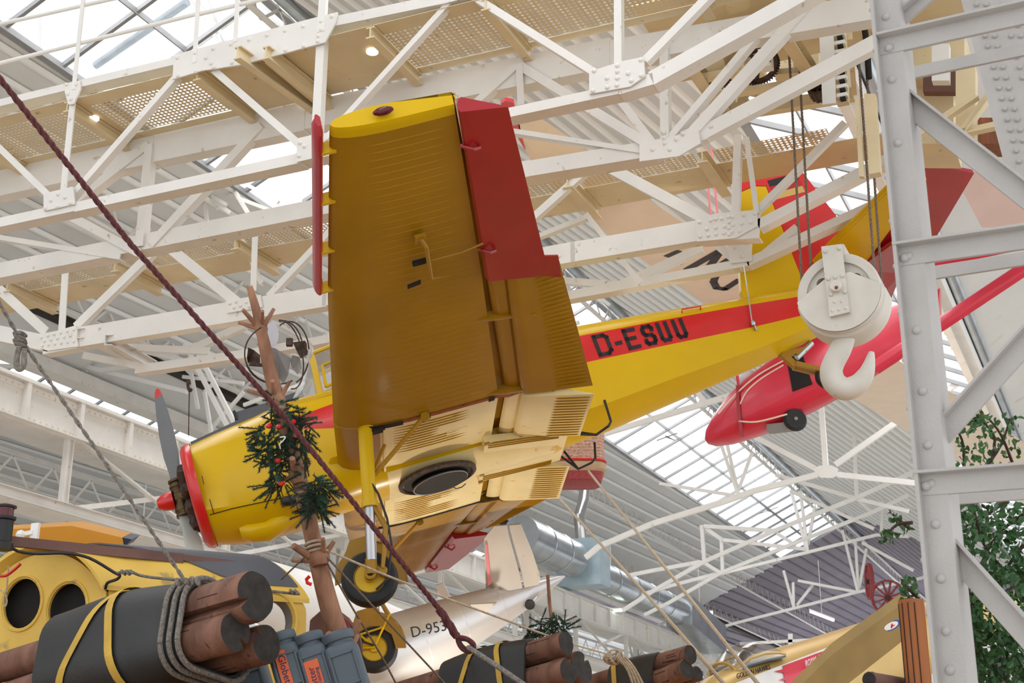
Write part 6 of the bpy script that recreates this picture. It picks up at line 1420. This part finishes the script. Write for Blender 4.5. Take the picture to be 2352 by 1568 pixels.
b = MB(); b.tube([rbox(-.15, 1.05)[k % 32] for k in range(33)], .022, 6); obj('red_cord', b, M['red'], bk)
for pts, lab in (([(1352, 1082, 24.3), (1500, 1268, 19), (1745, 1575, 13.2)], 'pale tether rope from the right corner of the basket'), ([(1270, 1128, 24.3), (1500, 1382, 18), (1665, 1572, 13.2)], 'pale tether rope starting left of the basket')):
    b = MB(); b.tube([at(*p) for p in pts], .02, 6); single('tether_rope', b, M['ropew'], lab, 'rope', 'tether ropes')
# ================================================================== small things
def model_plane(x, y, d, s, lab):
    c = at(x, y, d); t = thing('model_airplane', lab, 'model airplane', c); f = (RT*.75-V((0, 0, .35))+FW*.4).normalized(); w_ = (RT*.9+V((0, 0, .35))-FW*.2).normalized()
    b = MB(); b.tube([c-f*s*.1-V((0, 0, .0)), c, c+f*s*.5], [s*.03, s*.05, s*.015], 10); obj('fuselage', b, M['tinplate'], t)
    b = MB(); b.sweep([(-.09*s, 0), (0, .015*s), (.09*s, 0), (0, -.005*s)], c-w_*s*.55, c+w_*s*.55, V((0, 0, 1))); obj('wing', b, M['tinplate'], t)
    b = MB(); b.sweep([(-.04*s, 0), (0, .01*s), (.04*s, 0)], c+f*s*.45-w_*s*.18, c+f*s*.45+w_*s*.18, V((0, 0, 1))); obj('tailplane', b, M['tinplate'], t)
model_plane(1532, 1003, 30, .42, 'tiny grey model airplane against the skylight, left of the red nose'); model_plane(1765, 1172, 32, .42, 'tiny grey model airplane against the skylight, below the red glider')
b = MB(); P, R_ = smooth([at(x, y, 16) for x, y in ((436, 880), (432, 876), (432, 888), (436, 898), (440, 892))], [.018]*5); b.tube(P, R_, 8); b.tube([at(435, 897, 16), at(433, 1000, 16)], .006, 5); single('chain_hook', b, M['rust'], 'small black hook with a hanging wire behind the propeller', 'hook')
ow = thing('ochre_airplane_wing', 'ochre fabric wing with dark blue tip behind the yellow cabin', 'airplane wing', at(150, 1250, 14))
b = MB(); b.prism([at(x, y, 14.0) for x, y in ((-30, 1218), (20, 1215), (165, 1207), (280, 1234), (284, 1254), (240, 1262), (100, 1250), (-30, 1240))], FW*.35); obj('wing_panel', b, M['ochre'], ow)
b = MB(); b.prism([at(x, y, 14.02) for x, y in ((281, 1234), (303, 1238), (288, 1254), (283, 1254))], FW*.3); obj('wing_tip', b, M['navyp'], ow, 'dark blue wing tip')
b = MB(); b.beam(at(45, 1228, 13.6), at(75, 1222, 13.6), .03, .04); b.box(at(80, 1225, 13.6), .09, .03, .2); b.ball(at(48, 1228, 13.6), .05, 8); single('white_fitting', b, M['whitep'], 'white bracket standing in front of the ochre wing', 'bracket')
# birch branches at the right
def leafy(name, label, twigs, n, regions, d, seed, size=.05):
    rn = random.Random(seed); t = thing(name, label, 'branch', at(twigs[0][0][0], twigs[0][0][1], d))
    for tw in twigs:
        b = MB(); P, R_ = smooth([at(x, y, d+rn.uniform(-.1, .1)) for x, y in tw], [.010-.006*i/len(tw) for i in range(len(tw))]); b.tube(P, R_, 6); obj('twig', b, M['twig'], t)
    b = MB()
    for i in range(n):
        tot = sum(r[4] for r in regions); k = rn.uniform(0, tot)
        for r in regions:
            k -= r[4]
            if k <= 0: break
        p = at(rn.uniform(r[0], r[2]), rn.uniform(r[1], r[3]), d+rn.uniform(-.35, .45)); a = V((rn.gauss(0, 1), rn.gauss(0, 1), rn.gauss(-.8, .8))).normalized(); s = a.orthogonal().normalized(); s = (s*cos(rn.uniform(0, 6))+a.cross(s)*sin(rn.uniform(0, 6))).normalized(); l = size*rn.uniform(.6, 1.15); nn = a.cross(s)*l*.12
        b.add([p, p+a*l*.3+s*l*.36+nn, p+a*l*.65+s*l*.26+nn, p+a*l, p+a*l*.65-s*l*.26+nn, p+a*l*.3-s*l*.36+nn], [[0, 1, 2, 3], [0, 3, 4, 5]])
    o = obj('foliage', b, M['leaf'], t); return t
leafy('birch_branch', 'dense green birch branch filling the lower right corner', [[(2352, 1180), (2290, 1230), (2240, 1330), (2225, 1450)], [(2352, 1120), (2270, 1180), (2215, 1210)], [(2360, 1330), (2280, 1370), (2220, 1360)], [(2340, 1568), (2300, 1480), (2250, 1430)], [(2352, 1250), (2300, 1330), (2290, 1440), (2310, 1568)], [(2230, 1150), (2260, 1250), (2300, 1300)]], 1700,
      [(2180, 1150, 2360, 1330, 1.3), (2200, 1320, 2360, 1470, 1.2), (2210, 1450, 2360, 1580, 1.3), (2185, 1400, 2260, 1560, .25)], 8.0, 1, .058)
leafy('birch_branch', 'sparse leafy birch twig in front of the pale wing at the right edge', [[(2215, 1085), (2212, 1020), (2200, 990)], [(2270, 1085), (2285, 1010), (2260, 970), (2240, 950)], [(2260, 1080), (2300, 1020), (2320, 960)], [(2330, 1075), (2300, 1000), (2270, 960)]], 190, [(2195, 950, 2340, 1075, 1), (2230, 945, 2260, 975, .3)], 8.1, 2)
leafy('birch_branch', 'small birch twig peeping out left of the grey column', [[(2095, 1200), (2060, 1205), (2030, 1235)], [(2090, 1215), (2050, 1180)]], 34, [(2020, 1215, 2060, 1245, 1), (2040, 1168, 2070, 1195, 1), (2060, 1190, 2090, 1215, .4)], 7.6, 3)
leafy('birch_branch', 'low birch twig behind the orange timber post', [[(2105, 1370), (2085, 1350), (2072, 1335)]], 40, [(2066, 1325, 2105, 1378, 1)], 7.9, 4)
b = MB()
for y in (1460, 1478, 1496): b.beam(onY(2100, y+8, 30), onY(2360, y-6, 30), .12, .05, (0, 1, 0))
for x in (2140, 2200, 2260, 2320): b.beam(onY(x, 1452, 30), onY(x+8, 1600, 30), .10, .05, (0, 1, 0))
single('gallery_railing', b, M['white'], 'white gallery railing behind the birch leaves', 'railing')
b = MB(); b.beam(onY(1700, 1478, 40), onY(1990, 1462, 40), .08, .05, (0, 1, 0)); b.beam(onY(1815, 1455, 40), onY(1816, 1490, 40), .12, .05, (0, 1, 0)); single('gallery_railing', b, M['white'], 'thin white rail behind the golden jet canopy', 'railing')
# ================================================================== light
w = bpy.data.worlds.new('world'); scene.world = w; w.use_nodes = True
bg = w.node_tree.nodes['Background']; bg.inputs['Color'].default_value = (.96, .98, 1, 1); bg.inputs['Strength'].default_value = 1.55
scene.view_settings.view_transform = 'Standard'; scene.view_settings.look = 'None'; scene.view_settings.gamma = 1; scene.view_settings.exposure = -.02
scene.view_settings.use_curve_mapping = False
scene.cycles.max_bounces = 8; scene.cycles.diffuse_bounces = 5; scene.cycles.glossy_bounces = 3; scene.cycles.transparent_max_bounces = 10
for nm, X_, Zf, wd in (('skylight_daylight', (XE+XR)/2, zl, 3.4), ('skylight_daylight', (XC0+XC1)/2, zl, 2.0)):
    ld = bpy.data.lights.new(nm, 'AREA'); ld.shape = 'RECTANGLE'; ld.size = wd; ld.size_y = 66; ld.energy = 66*wd*14; ld.color = (1, .98, .95)
    lo = bpy.data.objects.new(nm, ld); COL.objects.link(lo); lo.location = (X_, 30, Zf(X_)+.9)

# floodlight on the floor under the belly of the airplane
fl_ = thing('floodlight', 'floodlight standing on the floor below the airplane belly', 'lamp', (-6.9, 14.6, 0))
b = MB(); b.lathe([(.14, 0), (.16, .05), (.05, .1), (.05, 1.9), (.16, 1.95), (.16, 2.05)], (-6.9, 14.6, 0), (0, 0, 1), 16, cap=False); obj('stand', b, M['black'], fl_)
b = MB(); b.lathe([(.15, 0), (.001, .01)], (-6.9, 14.6, 2.03), (0, 0, 1), 16); obj('lamp_glass', b, M['lamp'], fl_)
ld = bpy.data.lights.new('floodlight_beam', 'SPOT'); ld.energy = 230; ld.spot_size = radians(86); ld.spot_blend = .35; ld.shadow_soft_size = .14; ld.color = (1, .93, .80)
lo = bpy.data.objects.new('floodlight_beam', ld); COL.objects.link(lo); lo.location = (-6.9, 14.6, 2.12); lo.rotation_euler = (pi, 0, 0)
